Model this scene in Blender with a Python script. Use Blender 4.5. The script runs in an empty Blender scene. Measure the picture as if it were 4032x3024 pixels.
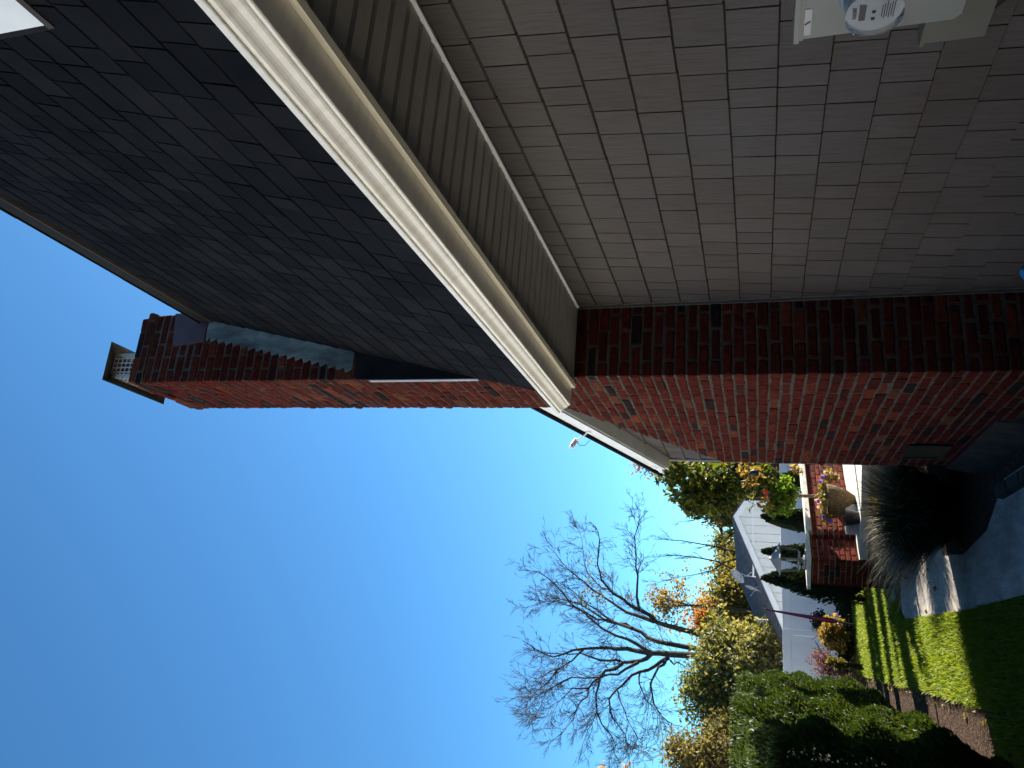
import bpy, math, random
import numpy as np
from mathutils import Vector, Matrix
rnd = random.Random(7)
sc = bpy.context.scene
col = sc.collection
# ------------------------------------------------------------------ camera (phone held sideways: world up is picture left)
F = Vector((0.2924, 0.9083, 0.2993)).normalized()
R = Vector((0.9527, -0.3036, -0.0095)); R = (R - F * R.dot(F)).normalized()
U = R.cross(F)
FOC = 3071.0
cam = bpy.data.cameras.new('camera'); camo = bpy.data.objects.new('camera', cam); col.objects.link(camo)
camo.matrix_world = Matrix(((-U.x, R.x, -F.x, 0), (-U.y, R.y, -F.y, 0), (-U.z, R.z, -F.z, 0), (0, 0, 0, 1)))
cam.sensor_width = 36.0; cam.lens = FOC / 4032 * 36; cam.clip_start = 0.05; cam.clip_end = 2000
sc.camera = camo
# ------------------------------------------------------------------ light
SUN_AZ = math.radians(57)       # clockwise from +Y
SUN_EL = math.radians(22)
w = bpy.data.worlds.new('World'); sc.world = w; w.use_nodes = True
nt = w.node_tree; bg = nt.nodes['Background']
sky = nt.nodes.new('ShaderNodeTexSky'); sky.sky_type = 'NISHITA'; sky.sun_disc = False
sky.sun_elevation = SUN_EL; sky.sun_rotation = SUN_AZ
sky.air_density = 0.8; sky.dust_density = 0.4; sky.ozone_density = 1.5
tint = nt.nodes.new('ShaderNodeMix'); tint.data_type = 'RGBA'; tint.blend_type = 'MULTIPLY'; tint.inputs[0].default_value = 1.0   # camera white balance
tint.inputs[7].default_value = (0.43, 0.89, 1.15, 1)
nt.links.new(sky.outputs[0], tint.inputs[6]); nt.links.new(tint.outputs[2], bg.inputs[0]); bg.inputs[1].default_value = 0.0525
sl = bpy.data.lights.new('sun', 'SUN'); sl.energy = 5.0; sl.angle = math.radians(0.5); sl.color = (1.0, 0.93, 0.82)
so = bpy.data.objects.new('sun', sl); col.objects.link(so)
SD = Vector((math.sin(SUN_AZ) * math.cos(SUN_EL), math.cos(SUN_AZ) * math.cos(SUN_EL), math.sin(SUN_EL)))
so.rotation_euler = SD.to_track_quat('Z', 'Y').to_euler(); so.location = SD * 50
vs = sc.view_settings; vs.view_transform = 'Standard'; vs.look = 'None'; vs.gamma = 1.0; vs.exposure = 2.05
sc.display_settings.display_device = 'sRGB'
G0 = -1.72                         # ground level (eye is the origin)

def at(x, y, Y):                   # pixel of the photograph -> point at distance Y along the house
    r = F * FOC + R * (1512 - y) + U * (2016 - x)
    return r * (Y / r.y)
def onground(x, y, z=G0):
    r = F * FOC + R * (1512 - y) + U * (2016 - x)
    return r * (z / r.z)
# ------------------------------------------------------------------ helpers
class MB:
    def __init__(s): s.v = []; s.f = []; s.n = 0; s.mi = []
    def add(s, vs_, fs, mi=0):
        b = s.n; s.v.extend([tuple(p) for p in vs_]); s.n += len(vs_)
        for f in fs: s.f.append(tuple(i + b for i in f)); s.mi.append(mi)
    def box(s, lo, hi, mi=0):
        x0, y0, z0 = lo; x1, y1, z1 = hi
        s.add([(x0,y0,z0),(x1,y0,z0),(x1,y1,z0),(x0,y1,z0),(x0,y0,z1),(x1,y0,z1),(x1,y1,z1),(x0,y1,z1)],
              [(0,3,2,1),(4,5,6,7),(0,1,5,4),(1,2,6,5),(2,3,7,6),(3,0,4,7)], mi)
    def hexa(s, p, mi=0):          # 8 points, bottom ring then top ring
        s.add(p, [(0,3,2,1),(4,5,6,7),(0,1,5,4),(1,2,6,5),(2,3,7,6),(3,0,4,7)], mi)
    def prism(s, poly, d, mi=0):   # polygon (list of Vector) pushed along d
        n = len(poly); d = Vector(d); a = [Vector(p) for p in poly]; b = [p + d for p in a]
        s.add(a + b, [tuple(range(n))[::-1], tuple(range(n, 2*n))] + [(i, (i+1) % n, n + (i+1) % n, n + i) for i in range(n)], mi)
    def tube(s, pts, rad, k=6, mi=0, cap=True):
        pts = [Vector(p) for p in pts]; n = len(pts); vs_ = []; up = None
        for i, p in enumerate(pts):
            t = (pts[min(i+1, n-1)] - pts[max(i-1, 0)])
            if t.length < 1e-9: t = Vector((0,0,1))
            t.normalize()
            if up is None: up = t.orthogonal().normalized()
            up = up - t * up.dot(t)
            if up.length < 1e-6: up = t.orthogonal()
            up.normalize(); q = t.cross(up)
            r = rad[i] if hasattr(rad, '__len__') else rad
            for j in range(k):
                a = 2 * math.pi * j / k; vs_.append(p + (up * math.cos(a) + q * math.sin(a)) * r)
        fs = [(i*k + j, i*k + (j+1) % k, (i+1)*k + (j+1) % k, (i+1)*k + j) for i in range(n-1) for j in range(k)]
        if cap: fs += [tuple(range(k))[::-1], tuple(range((n-1)*k, n*k))]
        s.add(vs_, fs, mi)
    def lathe(s, c, prof, k=20, axis=Vector((0,0,1)), mi=0, caps=True):
        c = Vector(c); axis = Vector(axis).normalized(); u = axis.orthogonal().normalized(); q = axis.cross(u); vs_ = []
        for r, h in prof:
            for j in range(k):
                a = 2*math.pi*j/k; vs_.append(c + axis*h + (u*math.cos(a) + q*math.sin(a))*r)
        n = len(prof)
        fs = [(i*k + j, i*k + (j+1) % k, (i+1)*k + (j+1) % k, (i+1)*k + j) for i in range(n-1) for j in range(k)]
        if caps: fs += [tuple(range(k))[::-1], tuple(range((n-1)*k, n*k))]
        s.add(vs_, fs, mi)
    def leaves(s, C, L, wid=0.5, up=0.0, dirs=None, seed=0):   # C (n,3) centres: one leaf quad each, folded along the middle
        r = np.random.RandomState(seed); n = len(C)
        if n == 0: return
        d = r.normal(size=(n,3)) if dirs is None else np.asarray(dirs) + 0.35*r.normal(size=(n,3))
        d[:,2] -= up; d /= np.linalg.norm(d, axis=1)[:,None] + 1e-9
        e = r.normal(size=(n,3)); e -= d*(e*d).sum(1)[:,None]; e /= np.linalg.norm(e, axis=1)[:,None] + 1e-9
        nn = np.cross(d, e)
        l = (L*(0.65 + 0.7*r.rand(n)))[:,None]
        a = C - d*l*.5; b = C + e*l*wid*.5 + nn*l*.08; c = C + d*l*.5; g = C - e*l*wid*.5 + nn*l*.08
        V = np.stack([a,b,c,g],1).reshape(-1,3); base = s.n
        s.v.extend(map(tuple, V.tolist())); s.n += 4*n
        for i in range(n):
            k = base + 4*i; s.f.append((k,k+1,k+2,k+3)); s.mi.append(0)
    def build(s, name, mat, parent=None, smooth=False):
        off = Vector((0,0,0)); p = parent
        while p: off += p.location; p = p.parent
        me = bpy.data.meshes.new(name)
        if off.length > 0:
            A = np.array(s.v, dtype=float) - np.array(off); me.from_pydata(A.tolist(), [], s.f)
        else: me.from_pydata(s.v, [], s.f)
        mats = mat if isinstance(mat, (list, tuple)) else [mat]
        for m in mats: me.materials.append(m)
        if len(mats) > 1: me.polygons.foreach_set('material_index', s.mi)
        if smooth: me.polygons.foreach_set('use_smooth', [True]*len(me.polygons))
        me.update()
        o = bpy.data.objects.new(name, me); col.objects.link(o)
        if parent: o.parent = parent
        return o
def tag(o, label=None, cat=None, group=None, kind=None):
    if label: o['label'] = label
    if cat: o['category'] = cat
    if group: o['group'] = group
    if kind: o['kind'] = kind
    return o
def thing(name, loc, label, cat, group=None):
    o = bpy.data.objects.new(name, None); col.objects.link(o); o.location = loc; o.empty_display_size = 0.2
    return tag(o, label, cat, group)
def copy_tree(o, parent=None):
    c = o.copy(); col.objects.link(c)
    if parent: c.parent = parent
    for ch in [x for x in bpy.data.objects if x.parent == o]: copy_tree(ch, c)
    return c
# ------------------------------------------------------------------ materials
def mat(name, rough=0.7, spec=0.3):
    m = bpy.data.materials.new(name); m.use_nodes = True
    b = m.node_tree.nodes['Principled BSDF']; b.inputs['Roughness'].default_value = rough
    b.inputs['Specular IOR Level'].default_value = spec
    return m, m.node_tree, b
def N(t, typ, **kw):
    n = t.nodes.new(typ)
    for k, v in kw.items(): setattr(n, k, v)
    return n
def ramp(t, fac, stops, interp='LINEAR'):
    r = N(t, 'ShaderNodeValToRGB'); e = r.color_ramp.elements; r.color_ramp.interpolation = interp
    while len(e) < len(stops): e.new(0.5)
    for i, (p, c) in enumerate(stops): e[i].position = p; e[i].color = (*c, 1)
    if fac is not None: t.links.new(fac, r.inputs[0])
    return r.outputs[0]
def coords(t, scale=(1,1,1)):
    tc = N(t, 'ShaderNodeTexCoord'); mp = N(t, 'ShaderNodeMapping'); mp.inputs['Scale'].default_value = scale
    t.links.new(tc.outputs['Object'], mp.inputs[0]); return mp.outputs[0]
def noise(t, scale, detail=4, vec=None, rough=0.55):
    n = N(t, 'ShaderNodeTexNoise'); n.inputs['Scale'].default_value = scale; n.inputs['Detail'].default_value = detail
    n.inputs['Roughness'].default_value = rough
    if vec is not None: t.links.new(vec, n.inputs['Vector'])
    return n.outputs[0]
def mul(t, a, b, fac=1.0, mode='MULTIPLY'):
    m = N(t, 'ShaderNodeMix', data_type='RGBA', blend_type=mode)
    m.inputs[0].default_value = fac if not hasattr(fac, 'links') else 1
    if hasattr(fac, 'links'): t.links.new(fac, m.inputs[0])
    for s, i in ((a, 6), (b, 7)):
        if hasattr(s, 'links'): t.links.new(s, m.inputs[i])
        else: m.inputs[i].default_value = (*s, 1)
    return m.outputs[2]
def bump(t, b, h, strength=0.3, dist=0.01):
    n = N(t, 'ShaderNodeBump'); n.inputs['Strength'].default_value = strength; n.inputs['Distance'].default_value = dist
    t.links.new(h, n.inputs['Height']); t.links.new(n.outputs[0], b.inputs['Normal'])
def island(t): return N(t, 'ShaderNodeNewGeometry').outputs['Random Per Island']
def simple(name, c, rough=0.6, var=0.15, scale=8, spec=0.3, metal=0, bumpy=0.0):
    m, t, b = mat(name, rough, spec); b.inputs['Metallic'].default_value = metal
    n = noise(t, scale, 5, coords(t))
    lo = tuple(x*(1-var) for x in c); hi = tuple(min(1, x*(1+var)) for x in c)
    t.links.new(ramp(t, n, [(0.3, lo), (0.7, hi)]), b.inputs['Base Color'])
    if bumpy: bump(t, b, noise(t, scale*6, 4, coords(t)), bumpy, 0.01)
    return m
def leafmat(name, stops, trans=0.5, rough=0.55):
    m = bpy.data.materials.new(name); m.use_nodes = True; t = m.node_tree; t.nodes.clear()
    out = N(t, 'ShaderNodeOutputMaterial'); d = N(t, 'ShaderNodeBsdfPrincipled'); d.inputs['Roughness'].default_value = rough
    d.inputs['Specular IOR Level'].default_value = 0.25
    tr = N(t, 'ShaderNodeBsdfTranslucent'); mx = N(t, 'ShaderNodeMixShader'); mx.inputs[0].default_value = trans
    k = len(stops); c = ramp(t, island(t), [(i/max(1, k), s) for i, s in enumerate(stops)], 'LINEAR')
    t.links.new(c, d.inputs['Base Color'])
    t.links.new(mul(t, c, (1.25, 1.15, 0.6), 1.0), tr.inputs['Color'])
    t.links.new(d.outputs[0], mx.inputs[1]); t.links.new(tr.outputs[0], mx.inputs[2]); t.links.new(mx.outputs[0], out.inputs[0])
    return m
M = {}
# brick
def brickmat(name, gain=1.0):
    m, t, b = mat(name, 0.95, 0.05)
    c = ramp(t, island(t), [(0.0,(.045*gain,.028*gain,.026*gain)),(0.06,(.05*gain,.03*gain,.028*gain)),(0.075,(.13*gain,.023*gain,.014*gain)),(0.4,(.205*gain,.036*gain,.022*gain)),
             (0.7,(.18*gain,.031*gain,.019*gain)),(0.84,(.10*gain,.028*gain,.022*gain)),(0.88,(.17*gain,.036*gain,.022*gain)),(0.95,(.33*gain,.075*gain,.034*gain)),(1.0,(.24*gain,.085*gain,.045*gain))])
    n = noise(t, 22, 8, coords(t), 0.65)
    c = mul(t, c, ramp(t, n, [(0.3,(.42,.38,.36)),(0.5,(.95,.93,.92)),(0.75,(1.25,1.35,1.4))]))
    sp = noise(t, 9, 6, coords(t), 0.7)
    c = mul(t, c, (.34*gain,.27*gain,.22*gain), ramp(t, sp, [(0.66,(0,0,0)),(0.74,(.45,.45,.45))]), 'MIX')
    t.links.new(c, b.inputs['Base Color']); bump(t, b, noise(t, 38, 9, coords(t, (1,1,2.2)), 0.75), 0.9, 0.010)
    return m
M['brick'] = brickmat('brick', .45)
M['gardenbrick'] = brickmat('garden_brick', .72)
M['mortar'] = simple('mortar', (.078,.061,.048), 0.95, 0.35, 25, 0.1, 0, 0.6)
# cedar-look shingles on the wall
m, t, b = mat('wall_shingle', 0.75, 0.2)
c = ramp(t, island(t), [(0,(.060,.053,.0495)),(0.5,(.066,.058,.054)),(1,(.072,.063,.059))])
g = noise(t, 1, 6, coords(t, (90, 110, 3)), 0.65)
c = mul(t, c, ramp(t, g, [(0.3,(.72,.7,.68)),(0.5,(.98,.97,.96)),(0.75,(1.12,1.12,1.13))]))
c = mul(t, c, ramp(t, noise(t, 1.3, 3, coords(t)), [(0.3,(.92,.83,.76)),(0.7,(1.04,1.06,1.10))]))
t.links.new(c, b.inputs['Base Color']); bump(t, b, g, 0.35, 0.003); M['shingle'] = m
# asphalt roof
m, t, b = mat('roof_shingle', 1.0, 0.06)
c = ramp(t, island(t), [(0,(.0064,.0068,.0082)),(0.45,(.0090,.0094,.0110)),(1,(.0125,.0127,.0145))])
gr = noise(t, 420, 3, coords(t), 0.8)
c = mul(t, c, ramp(t, gr, [(0.3,(.45,.45,.46)),(0.5,(1,1,1)),(0.72,(1.9,1.85,1.75))]))
c = mul(t, c, ramp(t, noise(t, 5, 5, coords(t)), [(0.3,(.75,.75,.78)),(0.7,(1.2,1.18,1.1))]))
t.links.new(c, b.inputs['Base Color']); bump(t, b, gr, 0.7, 0.003); M['roof'] = m
# gutter: cream painted aluminium with fine drip streaks across the face
m, t, b = mat('gutter_paint', 0.35, 0.4)
st = noise(t, 1, 5, coords(t, (2, 28, 5)), 0.6)
c = ramp(t, st, [(0.3,(.74,.67,.58)),(0.55,(.84,.78,.69)),(0.8,(.86,.81,.74))])
c = mul(t, c, ramp(t, noise(t, 2.2, 4, coords(t)), [(0.3,(.88,.87,.84)),(0.65,(1,1,1))]))
t.links.new(c, b.inputs['Base Color']); M['gutter'] = m
M['cream'] = simple('cream_trim', (.62,.55,.42), 0.5, 0.08, 6)
M['white'] = simple('white_trim', (.78,.78,.77), 0.45, 0.06, 5)
M['soffit'] = simple('soffit_vinyl', (.52,.465,.40), 0.5, 0.08, 7)
M['greytrim'] = simple('grey_trim', (.10,.092,.082), 0.6, 0.12, 12)
M['dark'] = simple('dark_backing', (.012,.011,.010), 0.95, 0.2, 10)
M['black'] = simple('black_metal', (.012,.012,.013), 0.45, 0.25, 12, 0.4)
M['lipbrown'] = simple('drip_edge', (.05,.036,.024), 0.5, 0.2, 14)
m, t, b = mat('copper_flashing', 0.55, 0.35)
n = noise(t, 1, 6, coords(t, (9, 9, 3)), 0.65)
c = ramp(t, n, [(0.30,(.05,.055,.05)),(0.5,(.15,.175,.16)),(0.65,(.27,.31,.27)),(0.8,(.42,.45,.38))])
t.links.new(c, b.inputs['Base Color']); bump(t, b, n, 0.3, 0.01); M['flash'] = m
M['leadflash'] = simple('dark_flashing', (.014,.014,.014), 0.7, 0.5, 6, 0.12)
M['plum'] = simple('plum_panel', (.085,.042,.045), 0.55, 0.15, 10)
m, t, b = mat('cap_bronze', 0.55, 0.4)
n = noise(t, 14, 5, coords(t))
t.links.new(ramp(t, n, [(0.35,(.008,.006,.005)),(0.6,(.02,.014,.010)),(0.8,(.09,.06,.035))]), b.inputs['Base Color']); M['bronze'] = m
M['steel'] = simple('galvanised_steel', (.36,.36,.36), 0.4, 0.2, 30, 0.5)
M['concrete'] = simple('foundation_concrete', (.05,.045,.038), 0.95, 0.3, 7, 0.1, 0, 0.4)
M['meterbox'] = simple('grey_enclosure', (.19,.19,.17), 0.45, 0.08, 5, 0.35)
M['tanbox'] = simple('tan_enclosure', (.105,.098,.078), 0.6, 0.1, 6)
M['pipe'] = simple('grey_pipe', (.36,.36,.37), 0.5, 0.1, 8)
M['red'] = simple('red_paint', (.6,.05,.04), 0.5, 0.05)
M['blue'] = simple('blue_plastic', (.02,.22,.55), 0.4, 0.1)
M['ink'] = simple('black_ink', (.03,.03,.03), 0.6, 0.1)
M['brass'] = simple('brass', (.30,.19,.06), 0.4, 0.15, 20, 0.5, 0.7)
M['dialface'] = simple('white_plate', (.40,.39,.38), 0.5, 0.04)
m, t, b = mat('clear_glass', 0.05, 0.5); b.inputs['Transmission Weight'].default_value = 1; b.inputs['Base Color'].default_value = (.9,.93,.95,1); b.inputs['IOR'].default_value = 1.12; M['glass'] = m
M['meterring'] = simple('meter_ring', (.16,.20,.24), 0.4, 0.15, 20, 0.4)

# =================================================================== THE HOUSE
YC, CX0, WX = 4.506, 1.492, 1.969
house = thing('house', (WX, 3.0, G0), 'house with grey brown shingle wall, steep dark roof, cream gutter and red brick chimney', 'house')
EXP = 0.1743
def rake_z(y): return 1.80 - 0.267*(y - 6.23)
mb = MB()
def shingle_course(zb, y0, y1, top_lim=None, seed=0):
    r = random.Random(seed); y = y0 - r.random()*0.15
    ws = [0.11, 0.145, 0.15, 0.185, 0.19, 0.225]
    while y < y1:
        wd = r.choice(ws) + r.uniform(-.008, .008); a, c_ = max(y, y0), min(y + wd - 0.0058, y1); y += wd
        if c_ - a < 0.012: continue
        z0 = zb + r.uniform(-.0012, .0012); z1 = zb + EXP + 0.02
        if top_lim:
            za, zc = min(z1, top_lim(a)), min(z1, top_lim(c_))
            if za < z0 + .01 or zc < z0 + .01: continue
        else: za = zc = z1
        th = 0.017 + r.uniform(-.001, .001)
        def xs(z): return WX - 0.001 - (th - .001)*max(0, (z1 - z)/(z1 - z0))
        zc0 = z0 + .0075
        mb.hexa([(WX-.001,a,z0),(WX+.004,a,z0-.001),(WX+.004,c_,z0-.001),(WX-.001,c_,z0),(xs(zc0),a,zc0),(WX+.0038,a,zc0),(WX+.0038,c_,zc0),(xs(zc0),c_,zc0)])
        mb.hexa([(xs(zc0),a,zc0),(WX+.0038,a,zc0),(WX+.0038,c_,zc0),(xs(zc0),c_,zc0),(xs(za),a,za),(WX+.004,a,za),(WX+.004,c_,zc),(xs(zc),c_,zc)])
for k in range(-10, 8):
    zb = -0.088 + EXP*k
    if zb < 1.06: shingle_course(zb, -2.6, YC - 0.030, (lambda y: 1.085) if zb + EXP > 1.05 else None, 100 + k)
for k in range(-8, 15):
    zb = -0.088 + EXP*k
    shingle_course(zb, 6.0 if zb < 0.2 else 5.25, 8.95, rake_z, 300 + k)
mb.build('wall', M['shingle'], house)
mb = MB()
mb.box((WX+.004, -2.6, -1.9), (8.6, 9.0, 1.12))                       # body behind the shingles
mb.prism([(WX+.004, 5.2, 1.12),(WX+.004, 9.0, 1.0),(WX+.004, 5.2, 2.05)], (6.6,0,0))
mb.prism([(1.44,-2.6,1.19),(8.6,-2.6,1.19),(8.6,-2.6,4.3),(2.02,-2.6,3.97)], (0,YC-.004+2.6,0))
mb.prism([(2.04,YC+.0,1.19),(8.6,YC,1.19),(8.6,YC,4.3),(2.04,YC,3.97)], (0,.7,0))
mb.build('body', M['dark'], house)
mb = MB(); mb.box((WX-.008, YC-.028, -1.75), (WX+.004, YC, 1.076)); mb.box((WX-.022, YC-.012, -1.75), (WX-.008, YC-.0, 1.076))
mb.build('corner_trim', M['greytrim'], house)
mb = MB(); mb.box((WX-.02, 8.95, -1.75), (WX+.05, 9.05, 1.02)); mb.build('corner_trim', M['greytrim'], house)
mb = MB(); mb.box((WX-.03, -2.6, -1.95), (8.5, 9.0, -1.74)); mb.build('foundation', M['concrete'], house)
# soffit: V-grooved panels running out from the wall
mb = MB(); zs = 1.085; y = 1.978 - 0.0985*47
while y < YC - 0.002:
    y1 = min(y + 0.0985, YC - .002); g0 = y + 0.0985*0.72
    x0, x1 = 1.435, WX - .012
    def fl(a, c_, dz0, dz1): mb.add([(x0,a,zs+dz0),(x1,a,zs+dz0),(x1,c_,zs+dz1),(x0,c_,zs+dz1)], [(0,1,2,3)])
    if g0 < y1:
        fl(y, g0, 0, 0); m1 = (g0 + y1)/2
        fl(g0, m1 - .006, 0, .011); fl(m1 - .006, m1 + .004, .011, .011); fl(m1 + .004, y1, .011, 0)
    else: fl(y, y1, 0, 0)
    y += 0.0985
mb.add([(1.43,-2.6,zs+.03),(WX,-2.6,zs+.03),(WX,YC-.002,zs+.03),(1.43,YC-.002,zs+.03)], [(0,3,2,1)])
mb.build('soffit', M['soffit'], house)
mb = MB(); mb.box((WX-.026, -2.6, zs-.016), (WX-.0155, YC-.03, zs+.004)); mb.box((WX-.0155, -2.6, zs-.008), (WX-.0135, YC-.03, zs+.004))
mb.build('soffit_trim', M['white'], house)
mb = MB(); mb.hexa([(1.418,-2.6,1.072),(1.442,-2.6,1.068),(1.442,YC,1.068),(1.418,YC,1.072),(1.424,-2.6,1.098),(1.442,-2.6,1.098),(1.442,YC,1.098),(1.424,YC,1.098)])
mb.box((1.4245,-2.6,1.0985),(1.442,YC,1.20)); mb.build('fascia', M['cream'], house)
# gutter (K profile)
prof = [(1.4235,1.098),(1.316,1.098),(1.3115,1.101),(1.3105,1.109),(1.3055,1.112),(1.301,1.117),(1.2975,1.124),(1.294,1.131),(1.289,1.137),(1.283,1.142),(1.277,1.146),(1.272,1.151),(1.270,1.157),(1.2705,1.163),(1.263,1.163),(1.260,1.166),(1.260,1.183),(1.263,1.186),(1.272,1.186)]
inn = [(1.272,1.183),(1.2635,1.183),(1.274,1.166),(1.274,1.158),(1.281,1.149),(1.297,1.137),(1.3045,1.122),(1.3145,1.112),(1.318,1.102),(1.4205,1.102)]
mb = MB(); P = prof + inn; n = len(P); Y0, Y1 = -2.6, YC + .012; ys = [Y0 + (Y1-Y0)*i/40 for i in range(41)]
for i in range(n):
    a, c_ = P[i], P[(i+1) % n]
    for j in range(40):
        mb.add([(a[0],ys[j],a[1]),(c_[0],ys[j],c_[1]),(c_[0],ys[j+1],c_[1]),(a[0],ys[j+1],a[1])], [(0,1,2,3)])
mb.add([(p[0],Y1+.0005,p[1]) for p in prof] + [(1.4235,Y1+.0005,1.186)], [tuple(range(len(prof)+1))])
gut = mb.build('gutter', M['gutter'], house)
# steep roof
P0 = Vector((1.411,0,1.324)); dS = Vector((2.003-1.411,0,4.023-1.324)); RL = dS.length; dS.normalize(); nS = Vector((-dS.z,0,dS.x))
def rp(s, y, h): q = P0 + dS*s + nS*h; return (q.x, y, q.z)
mb = MB()
for k in range(-1, 19):
    s0 = 0.122 + 0.136*k; s1 = min(s0 + 0.136 + .028, RL - .03)
    if s0 > 2.52: break
    r = random.Random(900 + k); y = -2.6 - r.random()*.2
    while y < YC - .003:
        wd = r.uniform(.14, .25) if r.random() < .8 else r.uniform(.09, .14)
        a, c_ = y, min(y + wd - .0060, YC - .003); y += wd
        if c_ - a < .01: continue
        h = 0.0075 + (r.random()**2)*0.0035; hb = .0004; dz = r.uniform(-.002, .002)
        c2 = c_ + r.uniform(-.004, .001)
        mb.hexa([rp(s0+dz,a,hb),rp(s0+dz,c2,hb),rp(s1,c_,hb-.0002),rp(s1,a,hb-.0002),rp(s0+dz,a,h),rp(s0+dz,c2,h),rp(s1,c_,h*.30),rp(s1,a,h*.30)])
roof = mb.build('roof', M['roof'], house)
mb = MB(); mb.hexa([rp(-.1,-2.6,-.03),rp(-.1,YC-.002,-.03),rp(RL,YC-.002,-.03),rp(RL,-2.6,-.03),rp(-.1,-2.6,0),rp(-.1,YC-.002,0),rp(RL,YC-.002,0),rp(RL,-2.6,0)])
mb.build('roof_underlay', M['dark'], roof)
mb = MB(); mb.box((1.948,-2.6,3.868),(2.3,YC-.02,3.955)); mb.build('roof_edge', M['dark'], roof)
mb = MB(); mb.hexa([(1.945,-2.6,3.853),(1.99,-2.6,3.846),(1.99,YC-.02,3.846),(1.945,YC-.02,3.853),(1.9475,-2.6,3.8675),(1.99,-2.6,3.8675),(1.99,YC-.02,3.8675),(1.9475,YC-.02,3.8675)])
mb.build('drip_edge', M['lipbrown'], roof)
mb = MB(); r = random.Random(5); y = -2.6
while y < YC - .03:
    y2 = min(y + r.uniform(.2, .34), YC - .03); h = r.uniform(.004, .011)
    mb.hexa([(1.938,y,3.9555),(2.5,y,4.0),(2.5,y2,4.0),(1.938,y2,3.9555),(1.938,y,3.9555+h),(2.5,y,4.0+h),(2.5,y2,4.0+h),(1.938,y2,3.9555+h)]); y = y2 + .002
mb.build('roof_tabs', M['roof'], roof)
# dormer at the near end
mb = MB(); mb.box((1.545, 0.1, 1.952), (2.4, 1.352, 3.4)); dorm = mb.build('dormer', M['white'], house)
mb = MB(); mb.box((1.532, 0.1, 1.928), (1.60, 1.356, 1.950)); mb.build('dormer_sill', M['lipbrown'], dorm)
mb = MB(); mb.box((1.5455, 1.3525, 1.952), (2.1, 1.372, 3.4)); mb.build('dormer_flashing', M['leadflash'], dorm)
# ------------------------------------------------------------------ chimney
CY1 = 5.213; CB = 6.92; CX1 = 2.035; H = 0.0677
def brick(mb, lo, hi, r, taper=None, j=0.0042, ch=0.007):
    lo = [lo[i] + r.uniform(-j, j)*.6 for i in range(3)]; hi = [hi[i] + r.uniform(-j, j)*.6 for i in range(3)]
    c_ = [ch*r.uniform(.6, 1.7) for _ in range(3)]
    V = []; idx = {}
    for a in (0,1):
        for b_ in (0,1):
            for g in (0,1):
                base = [hi[0] if a else lo[0], hi[1] if b_ else lo[1], hi[2] if g else lo[2]]
                if taper and b_: base[1] = taper(base[2])
                base = [base[i] + r.uniform(-j, j)*.5 for i in range(3)]
                sg = [-1 if a else 1, -1 if b_ else 1, -1 if g else 1]
                for ax in range(3):
                    p = list(base)
                    for q in range(3):
                        if q != ax: p[q] += sg[q]*c_[q]
                    idx[(a,b_,g,ax)] = len(V); V.append(p)
    I = lambda a,b_,g,ax: idx[(a,b_,g,ax)]
    Fs = []
    for a in (0,1):
        f = [I(a,0,0,0),I(a,1,0,0),I(a,1,1,0),I(a,0,1,0)]; Fs.append(f if a else f[::-1])
        f = [I(0,a,0,1),I(1,a,0,1),I(1,a,1,1),I(0,a,1,1)]; Fs.append(f[::-1] if a else f)
        f = [I(0,0,a,2),I(1,0,a,2),I(1,1,a,2),I(0,1,a,2)]; Fs.append(f if a else f[::-1])
    for p in (0,1):
        for q in (0,1):
            Fs.append([I(p,q,0,0),I(p,q,1,0),I(p,q,1,1),I(p,q,0,1)])
            Fs.append([I(p,0,q,0),I(p,1,q,0),I(p,1,q,2),I(p,0,q,2)])
            Fs.append([I(0,p,q,1),I(1,p,q,1),I(1,p,q,2),I(0,p,q,2)])
    for a in (0,1):
        for b_ in (0,1):
            for g in (0,1): Fs.append([I(a,b_,g,0),I(a,b_,g,1),I(a,b_,g,2)])
    mb.add(V, Fs)
def far_y(z):
    if z <= 0.277: return CB
    if z >= 1.30: return CY1
    return CB + (CY1 - CB)*(z - .277)/(1.30 - .277)
mb = MB(); mo = MB(); J = 0.0105; BL = 0.2035; r = random.Random(11)
k0 = int((-1.62 + .072)/H) ; k = k0
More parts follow.
